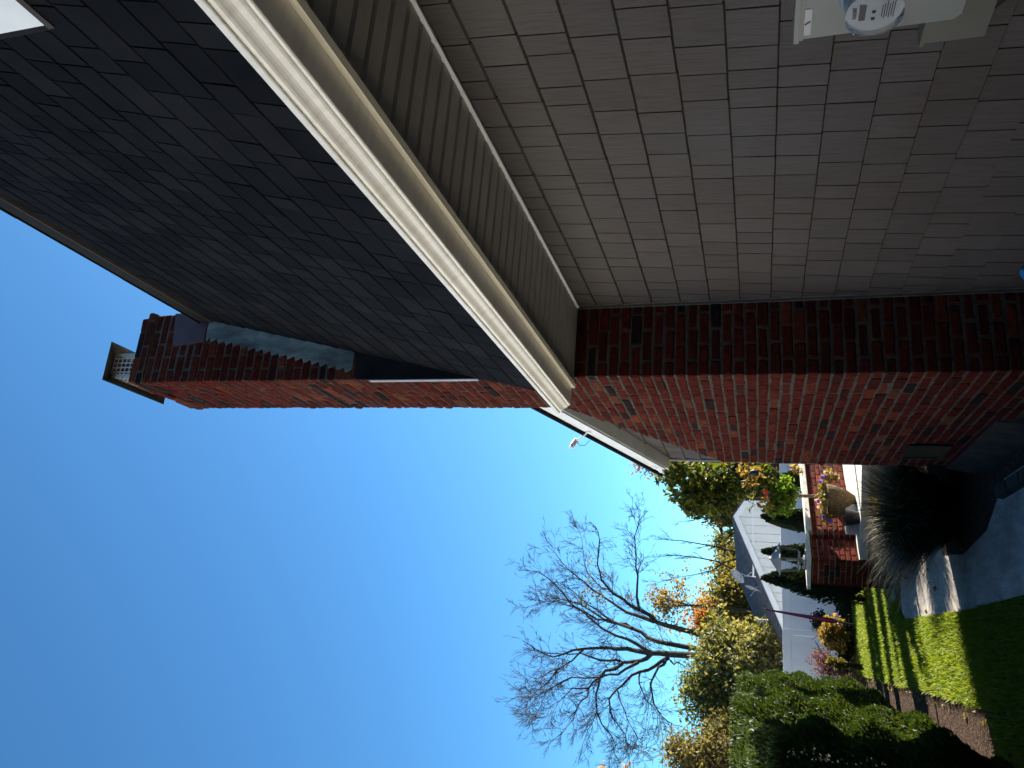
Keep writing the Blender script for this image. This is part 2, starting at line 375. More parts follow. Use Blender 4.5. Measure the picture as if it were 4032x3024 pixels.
while True:
    z0 = -0.072 + H*k + J/2; z1 = z0 + H - J
    if z1 > 4.575: break
    top = z0 > 4.46; corb = 4.39 < z0 < 4.46
    ex = 0.014 if corb else (-0.0 if top else 0)
    x0, y0 = CX0 - ex, YC - ex
    ye = far_y((z0+z1)/2) + ex
    slope = 0.26 < z1 and z0 < 1.30
    tp = (lambda z: far_y(z) - .004) if slope else None
    # face along the house (looking -X)
    depth = 0.09
    odd = k % 2
    y = y0; first = True
    while y < ye - .02:
        ln = (BL/2 if odd else BL) if first else BL
        a = y; e = y + ln - J
        last = e > ye - 0.075
        if last: e = ye
        jx = r.uniform(-.0035, .003)
        xin = x0 + (BL - J if (first and odd) else depth)      # corner brick turns onto the near face
        brick(mb, (x0 + jx, a, z0), (xin, min(e, ye + .3), z1), r, tp if (last and slope) else None)
        y = e + J; first = False
        if last: break
    # near face (looking -Y)
    xr = (CX1 + ex if z0 > 0.9 else WX + .0) - (.03 if top else 0)
    x = x0 + (BL if odd else depth + J)
    while x < xr - .02:
        e = x + BL - J
        if e > xr - .06: e = xr
        brick(mb, (x, y0 + r.uniform(-.0035,.003), z0), (e, y0 + depth, z1), r); x = e + J
    if z0 > 0.9:                                               # right and far faces of the shaft, seen only from elsewhere
        y = y0 + depth + J
        while y < ye - .02:
            e = min(y + BL - J, ye - depth - J) if y + BL < ye - depth else ye
            brick(mb, (xr - depth, y, z0), (xr, e, z1), r); y = e + J
    x = x0 + depth + J
    if not slope:
        while x < xr - .02:
            e = min(x + BL - J, xr); brick(mb, (x, ye - depth, z0), (e, ye, z1), r); x = e + J
    k += 1
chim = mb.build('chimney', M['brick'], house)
def mortar_block(lo, hi, seed):                                   # mortar core with an uneven skin
    q = random.Random(seed); mo.box(lo, hi)
ins = 0.006
mo.prism([(CX0+ins, YC+ins, -1.75),(CX0+ins, CB-ins, -1.75),(CX0+ins, CB-ins, .277),(CX0+ins, CY1-ins, 1.295),(CX0+ins, CY1-ins, 4.392),(CX0+ins, YC+ins, 4.392)], (WX - CX0 - ins + .02,0,0))
mo.box((CX0+.02, YC+ins+.0015, 0.9), (CX1-ins, CY1-ins-.0015, 4.394)); mo.box((CX0-.008, YC-.008, 4.398), (CX1+.008, CY1+.008, 4.462)); mo.box((CX0+.026, YC+.006, 4.4635), (CX1-.036, CY1-.036, 4.522))
for k in range(k0, 66):                                           # squeezed-out joints on the two visible faces
    z = -0.072 + H*k
    if z > 4.33: break
    y = YC + .002; ye = far_y(z) - .01
    while y < ye:
        ln = r.uniform(.03, .12); p = r.uniform(-.004, .0045); hh = r.uniform(.003, .0062)
        mo.hexa([(CX0+ins-p-.004,y,z-hh),(CX0+.03,y,z-hh),(CX0+.03,min(y+ln,ye),z-hh),(CX0+ins-p-.004,min(y+ln,ye),z-hh),(CX0+ins-p-.003,y,z+hh),(CX0+.03,y,z+hh),(CX0+.03,min(y+ln,ye),z+hh),(CX0+ins-p-.003,min(y+ln,ye),z+hh)]); y += ln
mo.build('mortar', M['mortar'], chim)
mb = MB(); mb.box((CX0-.012, YC-.012, -1.95), (WX, CB+.012, -1.66)); mb.hexa([(CX0-.10,5.3,-1.95),(WX,5.3,-1.95),(WX,CB+.1,-1.95),(CX0-.10,CB+.1,-1.95),(CX0-.013,5.5,-1.46),(WX,5.5,-1.46),(WX,CB+.013,-1.46),(CX0-.013,CB+.013,-1.46)])
mb.build('chimney_footing', M['concrete'], chim)
mb = MB(); mb.box((CX0-.012, 6.17, -1.32), (CX0+.01, 6.55, -1.08)); ash = mb.build('ash_door', M['black'], chim)
mb = MB(); mb.box((CX0-.018, 6.15, -1.34), (CX0-.004, 6.17, -1.06)); mb.box((CX0-.018, 6.55, -1.34), (CX0-.004, 6.57, -1.06)); mb.box((CX0-.018, 6.17, -1.34), (CX0-.004, 6.55, -1.32)); mb.box((CX0-.018, 6.17, -1.08), (CX0-.004, 6.55, -1.06)); mb.build('ash_door_frame', M['black'], chim)
# copper flashing along the roof line with saw-tooth steps
def xr_(z): return 1.411 + (z - 1.324)*.2193
mb = MB(); yF = YC - .0075
z = 2.64
while z < 3.87:
    za, zb = z, min(z + H, 3.90)
    xa, xb = xr_(za), xr_(zb)
    mb.prism([(xa - .130, yF, za), (xa + .03, yF, za), (xb + .03, yF, zb), (xb - .130, yF, zb), (xb - .168, yF, za + (zb-za)*.72)], (0, .006, 0)); z = zb + .0004
mb.build('flashing', M['flash'], chim)
mb = MB(); mb.prism([(CX0 - .002, yF, 1.70), (xr_(1.70)+.03, yF, 1.70), (xr_(2.639)+.03, yF, 2.639), (CX0 - .002, yF, 2.60)], (0, .005, 0)); mb.build('lower_flashing', M['leadflash'], chim)
mb = MB(); mb.box((CX0 - .010, YC - .0075, 1.72), (CX0 - .004, YC + .026, 2.50)); mb.build('flashing_return', M['steel'], chim)
mb = MB(); mb.prism([(2.034, YC-.016, 4.212), (2.034, YC-.016, 3.90), (1.924, YC-.016, 3.905), (1.802, YC-.016, 3.90), (1.772, YC-.016, 4.170), (1.78, YC-.016, 4.178)], (0, .014, 0)); mb.build('chimney_panel', M['plum'], chim)
# copper hood with mesh sides
cx0, cx1, cy0, cy1, zt, zh = 1.56, 1.745, 4.565, 5.0, 4.52, 4.765
mb = MB(); fx = .062
lo = [(cx0-fx,cy0-fx*1.9,zh-.05),(cx1+fx,cy0-fx*1.9,zh-.05),(cx1+fx,cy1+fx*1.9,zh-.05),(cx0-fx,cy1+fx*1.9,zh-.05)]
hi = [(cx0+.01,cy0+.0,zh+.012),(cx1-.01,cy0,zh+.012),(cx1-.01,cy1,zh+.012),(cx0+.01,cy1,zh+.012)]
mb.add(lo + hi, [(0,1,5,4),(1,2,6,5),(2,3,7,6),(3,0,4,7),(4,5,6,7)])
lo2 = [(p[0]+(.004 if i in (0,3) else -.004), p[1]+(.004 if i < 2 else -.004), p[2]+.001) for i, p in enumerate(lo)]; hi2 = [(p[0],p[1],p[2]-.006) for p in hi]
mb.add(lo2 + hi2, [(4,5,1,0),(5,6,2,1),(6,7,3,2),(7,4,0,3),(7,6,5,4)])
mb.add(lo + lo2, [(0,4,5,1),(1,5,6,2),(2,6,7,3),(3,7,4,0)])
mb.build('chimney_cap', M['bronze'], chim)
mb = MB(); pitch = .036
def mesh_side(p, q, z0, z1):
    p, q = Vector(p), Vector(q); L = (q-p).length; d = (q-p).normalized(); nrm = d.cross(Vector((0,0,1))); nn = max(2, round(L/pitch)); 
    for i in range(nn+1):
        c_ = p + d*(L*i/nn); hw = .005
        mb.prism([c_-d*hw+Vector((0,0,z0)), c_+d*hw+Vector((0,0,z0)), c_+d*hw+Vector((0,0,z1)), c_-d*hw+Vector((0,0,z1))], nrm*.003)
    m_ = 6
    for i in range(m_+1):
        zz = z0 + (z1-z0)*i/m_; hw = .004
        mb.prism([p+nrm*.0004+Vector((0,0,zz-hw)), q+nrm*.0004+Vector((0,0,zz-hw)), q+nrm*.0004+Vector((0,0,zz+hw)), p+nrm*.0004+Vector((0,0,zz+hw))], nrm*.0022)
for p, q in (((cx0,cy0,0),(cx1,cy0,0)),((cx1,cy0,0),(cx1,cy1,0)),((cx1,cy1,0),(cx0,cy1,0)),((cx0,cy1,0),(cx0,cy0,0))): mesh_side(p, q, zt, zh)
mb.box((cx0-.004, cy0-.004, zt), (cx0+.022, cy0-.001, zh)); mb.box((cx1-.022, cy0-.004, zt), (cx1+.004, cy0-.001, zh)); mb.box((cx0, cy0-.004, zt), (cx1, cy0-.001, zt+.03))
mb.build('cap_mesh', M['steel'], chim)
mb = MB(); mb.lathe((1.65,4.78,4.50), [(.07,0),(.07,.07)], 14); mb.build('flue_liner', M['brick'], chim)
# far gable: rake board, eave return
mb = MB(); X0 = 1.80
def rk(y): return 1.825 - 0.267*(y - 6.23)
mb.prism([(X0,5.0,rk(5.0)-.02),(X0,8.80,rk(8.80)-.02),(X0,8.80,rk(8.80)-.145),(X0,5.0,rk(5.0)-.145)], (.022,0,0))
mb.prism([(X0+.022,5.0,rk(5.0)-.13),(X0+.022,8.90,rk(8.90)-.13),(X0+.022,8.90,rk(8.90)-.15),(X0+.022,5.0,rk(5.0)-.15)], (WX-X0-.026,0,0))
mb.box((X0-.004, 8.70, 1.035), (WX+.02, 8.98, 1.085)); mb.prism([(X0-.003,8.62,1.085),(X0-.003,9.0,1.085),(X0-.003,9.0,rk(9.0)-.03),(X0-.003,8.62,rk(8.62)-.04)], (WX-X0,0,0))
mb.build('rake_board', M['white'], house)
mb = MB(); mb.prism([(X0-.03,5.0,rk(5.0)-.018),(X0-.03,9.06,rk(9.06)-.018),(X0-.03,9.06,rk(9.06)+.012),(X0-.03,5.0,rk(5.0)+.012)], (6.0,0,0)); mb.build('gable_roof', M['roof'], house)
mb = MB(); mb.box((X0+.01, 9.005, 1.04), (WX+3, 9.12, 1.15)); mb.build('eave_gutter', M['white'], house)

# unseen wing added behind the viewer to shade the near brick face
mb = MB(); mb.box((-7.5, -6.0, -1.9), (8.6, -3.2, 3.2)); mb.prism([(-7.8,-6.3,3.2),(-7.8,-2.9,3.2),(-7.8,-4.6,4.6)], (16.4,0,0)); mb.build('added_shade_wing', M['shingle'], house)
nb_ = thing('added_bounce_house', (-10, 10, G0), 'white sided house added unseen across the hedge to bounce sunlight', 'house')  # unseen house, added so its sunlit side throws light on gutter and wall
mb = MB(); mb.box((-13, .5, -1.9), (-7.5, 20, 4.9)); mb.build('wall', M['white'], nb_)
mb = MB(); mb.prism([(-13.4,.1,4.9),(-7.1,.1,4.9),(-10.25,.1,7.1)], (0,20.3,0)); mb.build('roof', M['roof'], nb_)
# =================================================================== THINGS ON THE HOUSE WALL
def tr(mb, T): mb.v = [tuple(T @ Vector(p)) for p in mb.v]; return mb
bx1 = WX - .013
t_ = thing('electric_meter', (1.89, 2.05, -.35), 'grey metal electric meter box with round glass dial, fixed to the shingle wall', 'meter')
mb = MB(); mb.box((1.845, 1.88, -.575), (bx1, 2.185, -.128)); mb.prism([(1.845,1.88,-.575),(1.845,2.185,-.575),(1.845,2.165,-.595),(1.845,1.88,-.595)], (.11,0,0))
mb.box((1.836, 1.872, -.138), (bx1, 2.193, -.122)); mb.box((1.841, 1.878, -.15), (1.8449, 2.187, -.138)); mb.build('meter_box', M['meterbox'], t_)
mc = Vector((1.845, 2.012, -.333)); ax = Vector((-1,0,0))
mb = MB(); mb.lathe(mc, [(.092,0),(.092,.012),(.086,.016),(.080,.016),(.080,.03),(.0785,.034),(.080,.038),(.0785,.042),(.080,.046),(.0785,.050),(.080,.054),(.0785,.058),(.078,.07),(.0735,.071)], 40, ax); md = mb.build('meter_ring', M['meterring'], t_, True)
mb = MB(); mb.lathe(mc, [(.072,.071),(.072,.078)], 40, ax); mdial = mb.build('dial', M['dialface'], t_)
mb = MB(); xf = mc.x - .0785
def plate(y0, z0, y1, z1, m_, d=.0006): m_.box((xf-d, mc.y+y0, mc.z+z0), (xf, mc.y+y1, mc.z+z1))
plate(-.03,.022,.028,.04, mb)
mb.build('display', M['tanbox'], mdial)
mb = MB()
for i in range(6): plate(-.032+.004*(i%3), -.052+.006*i, .028-.006*(i%2), -.0495+.006*i, mb, .0005)
plate(-.034,-.053,-.0335,-.018, mb, .0003); mb.build('printed_text', M['ink'], mdial)
mb = MB()
for i in range(9): plate(-.02+.0045*i, .046, -.0175+.0045*i, .056, mb, .0005)
mb.build('barcode', M['ink'], mdial)
for y0 in (-.006, .020): mb = MB(); plate(y0,-.004,y0+.010,.006, mb, .001); mb.build('port', M['ink'], mdial)
mb = MB(); mb.lathe(mc, [(.0785,.07),(.0785,.098),(.076,.104),(.06,.1085),(.0,.110)], 40, ax, caps=False); mb.build('glass_cover', M['glass'], t_, True)
for a in (0.9, 2.6):
    mb = MB(); mb.lathe(mc + Vector((-.096, .079*math.sin(a), .079*math.cos(a))), [(.003,0),(.0035,.003),(.002,.006)], 8, ax); mb.build('rivet', M['steel'], md)
mb = MB(); mb.box((1.8435, 2.058, -.172), (1.8449, 2.168, -.146)); lb = mb.build('warning_label', M['dialface'], t_)
mb = MB(); mb.box((1.843, 2.062, -.1515), (1.8434, 2.098, -.1475)); mb.build('red_band', M['red'], lb); mb = MB(); mb.box((1.843, 2.128, -.1515), (1.8434, 2.166, -.1475)); mb.build('red_band', M['red'], lb)
mb = MB(); mb.prism([(1.8428,2.105,-.168),(1.8428,2.118,-.151),(1.8428,2.124,-.153),(1.8428,2.112,-.170)], (.0006,0,0)); mb.build('label_symbol', M['ink'], lb)
mb = MB(); mb.box((1.899, 1.9, -.700), (bx1, 2.345, -.520)); mb.box((1.893, 1.9, -.526), (bx1, 2.352, -.514))
ub = mb.build('utility_box', M['tanbox']); tag(ub, 'plain tan utility box half hidden below the electric meter', 'utility box')
mb = MB(); mb.tube([(1.92,1.985,-.58),(1.92,1.985,-.72),(1.92,1.985,-1.7)], [.018,.024,.024], 12); cd = mb.build('conduit', M['black']); tag(cd, 'black conduit pipe dropping from the electric meter along the wall', 'pipe')
mb = MB(); mb.tube([(1.93,2.06,-.73),(1.93,2.06,-.80),(1.93,2.06,-1.7)], [.014,.016,.016], 12); cd = mb.build('conduit', M['pipe']); tag(cd, 'pale grey conduit pipe beside the black one under the utility box', 'pipe')
mb = MB(); mb.tube([(1.945,2.30,-.70),(1.94,2.25,-.735),(1.935,2.19,-.765),(1.935,2.12,-.80),(1.935,2.09,-.9),(1.94,2.08,-1.6)], .004, 6); cb = mb.build('cable', M['black']); tag(cb, 'thin black cable looping down from the tan utility box', 'cable')
# tap low on the wall
tp = thing('garden_tap', (1.9, 4.12, -1.3), 'small garden tap with bright blue handle low on the shingle wall', 'tap')
mb = MB(); mb.tube([(bx1,4.13,-1.33),(1.90,4.13,-1.33),(1.87,4.13,-1.345),(1.86,4.13,-1.39)], [.012,.013,.014,.011], 10); mb.lathe((bx1,4.13,-1.33), [(.028,0),(.028,.006)], 14, ax); mb.tube([(1.90,4.13,-1.33),(1.885,4.13,-1.295)], .008, 8); mb.build('spout', M['brass'], tp)
mb = MB(); hc = Vector((1.883,4.13,-1.290)); hx = Vector((-.4,0,.9)).normalized()
mb.lathe(hc, [(.010,0),(.030,.001),(.032,.006),(.028,.010),(.010,.011)], 14, hx); mb.build('tap_handle', M['blue'], tp)
# security camera on the far rake
cp = at(2385, 1722, 7.2); 
sc_ = thing('security_camera', (1.79, cp.y, rk(cp.y)), 'small white security camera standing on the far white rake board', 'camera')
b0 = Vector((1.80, 7.10, rk(7.10) - .06)); b1 = b0 + Vector((-.035, 0, .04)); b2 = b1 + Vector((-.05, .06, .10))
mb = MB(); mb.lathe(b0, [(.03,0),(.03,.012)], 14, Vector((-1,0,0))); mb.tube([b0, b1, b2], .009, 8); mb.build('bracket', M['white'], sc_)
mb = MB(); d_ = Vector((-.5,-.30,.22)).normalized(); mb.lathe(b2 - d_*.03, [(.02,0),(.026,.01),(.026,.085),(.021,.09),(.021,.115)], 14, d_); mb.build('camera_body', M['white'], sc_)
mb = MB(); mb.tube([b2 - d_*.03, b2 + Vector((-.02,.07,-.03)), b2 + Vector((-.01,.10,-.08)), b2 + Vector((.03,.06,-.13))], .003, 5); mb.build('camera_cable', M['black'], sc_)

# =================================================================== GROUND
def sheet(name, pts, z, m_, sub=None):
    mb = MB(); mb.add([(p[0], p[1], z) for p in pts], [tuple(range(len(pts)))]); o = mb.build(name, m_); o['kind'] = 'structure'; return o
m, t, b = mat('lawn_grass', 0.9, 0.1)
c = ramp(t, noise(t, 3.0, 6, coords(t)), [(0.3,(.035,.050,.008)),(0.55,(.058,.085,.010)),(0.75,(.085,.105,.016))])
c = mul(t, c, ramp(t, noise(t, 60, 3, coords(t)), [(0.3,(.45,.45,.4)),(0.7,(1.25,1.25,1.2))])); t.links.new(c, b.inputs['Base Color']); bump(t, b, noise(t, 80, 3, coords(t)), 1.0, 0.03); M['lawn'] = m
m, t, b = mat('path_concrete', 0.85, 0.2)
c = ramp(t, noise(t, 2.5, 7, coords(t), 0.65), [(0.3,(.24,.215,.185)),(0.55,(.36,.32,.27)),(0.75,(.44,.40,.34))])
c = mul(t, c, ramp(t, noise(t, 1, 6, coords(t,(14,3,1)), 0.7), [(0.35,(.7,.7,.7)),(0.55,(1,1,1)),(0.8,(1.3,1.3,1.3))])); t.links.new(c, b.inputs['Base Color']); bump(t, b, noise(t, 120, 4, coords(t)), .4, .004); M['path'] = m
m, t, b = mat('soil_mulch', 0.95, 0.05)
c = ramp(t, noise(t, 26, 7, coords(t), 0.75), [(0.3,(.018,.011,.007)),(0.5,(.055,.035,.024)),(0.7,(.13,.085,.062))]); t.links.new(c, b.inputs['Base Color']); bump(t, b, noise(t, 40, 6, coords(t)), 1.0, .03); M['soil'] = m
sheet('lawn', [(-400,-400),(400,-400),(400,400),(-400,400)], G0, M['lawn'])
sheet('soil', [(-3.0,4.0),(-.55,4.0),(-.30,6.6),(-.20,7.5),(-.28,9.0),(-.33,11),(-.36,16.4),(-3.0,16.4)], G0+.004, M['soil'])
sheet('soil', [(1.02,11.5),(1.15,13),(1.12,16.5),(-3,16.5),(-3,18.4),(8,18.4),(8,9.1),(1.45,9.1),(1.25,10.9)], G0+.004, M['soil'])
sheet('soil', [(1.3,-4),(1.97,-4),(1.97,9.05),(1.45,9.05),(.98,8.6),(.90,7.8),(1.0,7.0),(1.3,6.4)], G0+.008, M['soil'])
sheet('path', [(.46,-4),(1.5,-4),(1.5,9.0),(1.32,10.2),(1.22,11.0),(.62,11.35),(.45,10.95),(.43,9.6),(.42,8.4),(.47,6.3)], G0+.004, M['path'])
mb = MB(); mb.hexa([(.70,11.36,G0-.05),(1.02,11.42,G0-.05),(.98,11.75,G0-.05),(.68,11.66,G0-.05),(.70,11.36,G0+.04),(1.02,11.42,G0+.04),(.98,11.75,G0+.04),(.68,11.66,G0+.04)])
st_ = mb.build('stepping_stone', M['path']); tag(st_, 'flat grey stepping stone at the foot of the brick pillar', 'stone')
mb = MB(); r = random.Random(3)
for i in range(4):
    y0 = 5.3 + i*.30; mb.hexa([(1.16,y0,G0),(1.26,y0,G0),(1.26,y0+.28,G0),(1.16,y0+.28,G0),(1.17,y0+.01,G0+.06),(1.25,y0+.01,G0+.06),(1.25,y0+.27,G0+.06),(1.17,y0+.27,G0+.06)])
ed = mb.build('path_edging', M['concrete']); tag(ed, 'row of pale edging stones between the path and the chimney footing', 'edging')
def grass_blades(name, spots, h, mt, seed, label):
    q = np.random.RandomState(seed); mb = MB(); P = np.concatenate(spots); n = len(P)
    a = q.rand(n)*6.283; hh = h*(.55+.8*q.rand(n)); wd = .004 + .004*q.rand(n); ln = q.rand(n)*.8
    dx, dy = np.cos(a), np.sin(a); lx, ly = np.cos(a+1.2), np.sin(a+1.2)
    for i in range(n):
        x, y = P[i]; w_ = wd[i]; H_ = hh[i]
        mb.v += [(x-dx[i]*w_, y-dy[i]*w_, G0), (x+dx[i]*w_, y+dy[i]*w_, G0), (x+lx[i]*H_*ln[i]*.35+dx[i]*w_*.7, y+ly[i]*H_*ln[i]*.35+dy[i]*w_*.7, G0+H_*.6), (x+lx[i]*H_*ln[i], y+ly[i]*H_*ln[i], G0+H_)]
        mb.f += [(mb.n, mb.n+1, mb.n+2, mb.n+3)]; mb.mi.append(0); mb.n += 4
    o = mb.build(name, mt); o['kind'] = 'stuff'; o['label'] = label; return o
q = np.random.RandomState(2)
def rect(n, x0, x1, y0, y1): return np.stack([x0+(x1-x0)*q.rand(n), y0+(y1-y0)*q.rand(n)], 1)
M['blade'] = leafmat('grass_blade', [(.085,.15,.008),(.12,.20,.010),(.15,.22,.015),(.22,.25,.05)], 0.5)
grass_blades('grass', [rect(16000,-.34,.43,7.2,11.2), rect(24000,-.36,1.12,11.2,16.6), rect(9000,-.95,.45,4.6,7.3)], .055, M['blade'], 4, 'short green lawn grass, partly sunlit between tree shadows')

# =================================================================== PLANTS
def bark(name, c): return simple(name, c, 0.95, 0.5, 9, 0.1, 0, 0.7)
M['bark'] = bark('bark', (.06,.046,.036)); M['barkgrey'] = bark('grey_bark', (.17,.16,.15)); M['twig'] = bark('twig', (.05,.035,.03))
M['hedge'] = leafmat('hedge_leaf', [(.016,.038,.005),(.032,.064,.008),(.046,.074,.011),(.066,.082,.018),(.026,.048,.007)], 0.35)
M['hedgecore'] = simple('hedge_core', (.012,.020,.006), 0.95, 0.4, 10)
def ell_pts(n, c, rad, seed, lumps=0.25, shell=0.6, freq=2.2):
    q = np.random.RandomState(seed); d = q.normal(size=(n,3)); d /= np.linalg.norm(d, axis=1)[:,None]
    ph = q.rand(6)*6.28; f = 1 + lumps*(np.sin(d[:,0]*freq*2+ph[0])*np.sin(d[:,2]*freq*2.3+ph[1]) + .6*np.sin(d[:,1]*freq*3.1+ph[2])*np.cos(d[:,0]*freq*2.7+ph[3]) + .4*np.sin((d[:,0]+d[:,2])*freq*5+ph[4]))
    rr = (shell + (1-shell)*q.rand(n)**.6)*f
    return np.array(c) + d*rr[:,None]*np.array(rad), d
# hedge along the left of the lawn, lengthened unseen to shade the lower wall
hg = thing('hedge', (-1.3, 10.5, G0), 'tall clipped evergreen hedge, sunny on the side by the lawn and black in shade', 'hedge')
q = np.random.RandomState(9); n = 180000; yy = 4.6 + 11.2*q.rand(n)**1.15; yy = np.where(np.arange(n) < 12000, -4 + 8.6*q.rand(n), yy); ph = q.rand(n)
top = .14 + .07*np.sin(yy*1.7) + .05*np.sin(yy*4.3+1) - .35*np.clip((7.2-yy)/2.4,0,1) + .35*np.clip((5.0-yy)/1.5,0,1) + .06*np.clip((yy-10)/4,0,1)
face = -.56 + .10*np.sin(yy*2.1+.5) + .06*np.sin(yy*5.2) - .25*np.clip((8.0-yy)/3,0,1) - .5*np.clip((5.5-yy)/1.5,0,1)
u = q.rand(n); side = u < .62; endm = u > .95; zt = q.rand(n)
z = np.where(side, G0 + .12 + (top-G0-.12)*zt, top); x = np.where(side, face, face - 1.5*q.rand(n))
z = np.where(endm, G0 + (top-G0)*zt, z); x = np.where(endm, face - 1.5*q.rand(n), x); yy = np.where(endm, 15.8 - .1*q.rand(n), yy)
bul = .05*np.sin(yy*3.1 + z*4.2) + .035*np.sin(yy*7.3 - z*8.1 + 2) + .03*np.sin(z*15 + yy*2)
rnd_ = np.clip((z - (top-.35))/.35, 0, 1)**2
x = x + np.where(side, bul - .20*rnd_, 0) - .07*q.rand(n)*side - np.where(side, .16*np.clip((G0+.5-z)/.5,0,1), 0)
z = z + np.where(side, 0, bul*.8 - .08*q.rand(n) - .12*np.clip((face-.2-x)*0+0,0,1))
C = np.stack([x,yy,z],1); D = np.stack([np.where(side,.55,.1), q.normal(size=n)*.3, np.where(side,.55,.8)],1)
mb = MB(); mb.leaves(C, .052, .34, 0, D, 5); mb.build('foliage', M['hedge'], hg)
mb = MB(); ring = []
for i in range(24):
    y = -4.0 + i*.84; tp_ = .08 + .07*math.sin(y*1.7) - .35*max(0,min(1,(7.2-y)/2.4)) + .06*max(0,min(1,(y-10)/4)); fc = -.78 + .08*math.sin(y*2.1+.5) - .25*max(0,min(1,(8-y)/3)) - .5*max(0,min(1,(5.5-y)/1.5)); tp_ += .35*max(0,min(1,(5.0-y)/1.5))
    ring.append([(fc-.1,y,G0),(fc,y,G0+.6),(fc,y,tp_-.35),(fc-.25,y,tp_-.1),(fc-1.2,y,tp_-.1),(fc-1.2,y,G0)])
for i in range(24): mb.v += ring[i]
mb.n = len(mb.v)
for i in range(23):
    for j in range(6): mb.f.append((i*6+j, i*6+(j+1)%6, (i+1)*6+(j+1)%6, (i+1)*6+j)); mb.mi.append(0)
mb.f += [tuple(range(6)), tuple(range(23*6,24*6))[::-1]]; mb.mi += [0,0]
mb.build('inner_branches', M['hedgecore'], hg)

# generic branching
def grow(mb, p, d, L, r0, depth, q, spread=.55, nseg=5, wig=.16, up=.05, kids=(3,5), rmin=.003, tips=None, k=5):
    pts = [p.copy()]; d = d.normalized(); rads = [r0]
    for i in range(nseg):
        d = (d + Vector((q.gauss(0,wig), q.gauss(0,wig), q.gauss(0,wig)+up))).normalized(); p = p + d*(L/nseg); pts.append(p.copy()); rads.append(max(rmin, r0*(1 - .75*(i+1)/nseg)))
    mb.tube(pts, rads, k if r0 > .02 else 3, cap=False)
    if tips is not None and depth <= 1: tips += pts[1:]
    if depth > 0: sprout(mb, pts, rads, L, depth, q, spread, wig, up, kids, rmin, tips)
def sprout(mb, pts, rads, L, depth, q, spread=.55, wig=.16, up=.05, kids=(3,5), rmin=.003, tips=None, t0=.2):
    for _ in range(q.randint(*kids)):
        t = t0 + (1-t0)*q.random(); f = t*(len(pts)-1); i = min(int(f), len(pts)-2); p = pts[i].lerp(pts[i+1], f-i); dd = (pts[i+1]-pts[i]).normalized()
        e = Vector((q.gauss(0,1), q.gauss(0,1), q.gauss(0,1))); e = (e - dd*e.dot(dd)).normalized()
        grow(mb, p, dd*math.cos(spread) + e*math.sin(spread)*q.uniform(.6,1.2), L*q.uniform(.35,.6), max(rmin, rads[i]*.55), depth-1, q, spread, 4, wig, up, kids, rmin, tips)
def bigtree(name, base, top, rad, nleaf, leafL, leafm, barkm, seed, label, cat='tree', group=None, clumps=9, shell=.45, trunk_r=.12, lean=(0,0), wid=.55, holes=.0):
    q = random.Random(seed); base = Vector(base); c = Vector(top)
    tn = thing(name, base, label, cat, group)
    mb = MB(); L = (c - base)
    pts = [base + L*f + Vector((q.gauss(0,.06), q.gauss(0,.06), 0))*(f*L.length*.3) for f in (0,.25,.5,.75,1.0)]
    rr = [trunk_r*(1-.7*f) for f in (0,.25,.5,.75,1.0)]
    mb.tube(pts, rr, 8)
    for i in range(8):
        p = pts[2].lerp(pts[4], q.random()); d = Vector((q.gauss(0,1)*rad[0], q.gauss(0,1)*rad[1], abs(q.gauss(.5,.6))*rad[2]))
        grow(mb, p, d, max(rad)*q.uniform(.7,1.1), trunk_r*.32, 2, q, .6, 5, .15, .03, (2,4), .006)
    mb.build('trunk', barkm, tn)
    A = []
    for i in range(clumps):
        d = Vector((q.gauss(0,1), q.gauss(0,1), q.gauss(0,1))).normalized()*q.uniform(.25,.78); s_ = q.uniform(.36,.66)
        cc = c + Vector((d.x*rad[0], d.y*rad[1], d.z*rad[2]))
        qq = np.random.RandomState(seed*31+i); m_ = nleaf//clumps; tw = np.array(cc) + qq.normal(size=(max(4, m_//14), 3))*np.array([rad[0]*s_*.52, rad[1]*s_*.52, rad[2]*s_*.48])
        P_ = tw[qq.randint(0, len(tw), m_)] + qq.normal(size=(m_, 3))*leafL*1.1; A.append(P_)
    mb = MB(); mb.leaves(np.concatenate(A), leafL, wid, .25, None, seed); mb.build('crown', leafm, tn)
    return tn
LF = {}
LF['olive'] = leafmat('olive_leaf', [(.10,.11,.03),(.15,.15,.05),(.21,.19,.07),(.32,.28,.13),(.09,.11,.03)], .5)
LF['yellow'] = leafmat('yellow_leaf', [(.10,.10,.025),(.17,.15,.03),(.25,.18,.035),(.15,.13,.035),(.08,.09,.025)], .5)
LF['gold'] = leafmat('gold_leaf', [(.22,.15,.035),(.32,.22,.06),(.28,.17,.045),(.18,.13,.04)], .5)
LF['orange'] = leafmat('orange_leaf', [(.40,.09,.02),(.45,.15,.03),(.28,.12,.03),(.20,.13,.03),(.5,.12,.03)], .5)
LF['brown'] = leafmat('brown_leaf', [(.12,.095,.04),(.17,.135,.05),(.13,.12,.045),(.22,.16,.06),(.09,.09,.03)], .5)
LF['green'] = leafmat('green_leaf', [(.05,.075,.02),(.08,.11,.028),(.12,.14,.04),(.20,.18,.06)], .5)
LF['pink'] = leafmat('pink_leaf', [(.25,.10,.08),(.32,.16,.12),(.22,.11,.06),(.30,.2,.1)], .5)
LF['dark'] = leafmat('dark_evergreen', [(.008,.016,.005),(.014,.026,.008),(.022,.035,.010)], .2)
LF['bright'] = leafmat('bright_leaf', [(.10,.19,.018),(.14,.24,.025),(.18,.27,.04),(.08,.15,.02)], .55)
LF['big'] = leafmat('broad_leaf', [(.035,.06,.010),(.05,.085,.013),(.10,.12,.018),(.18,.16,.02),(.03,.05,.010)], .5)
LF['red'] = leafmat('red_leaf', [(.11,.022,.025),(.16,.035,.035),(.10,.035,.03),(.19,.06,.05)], .4)
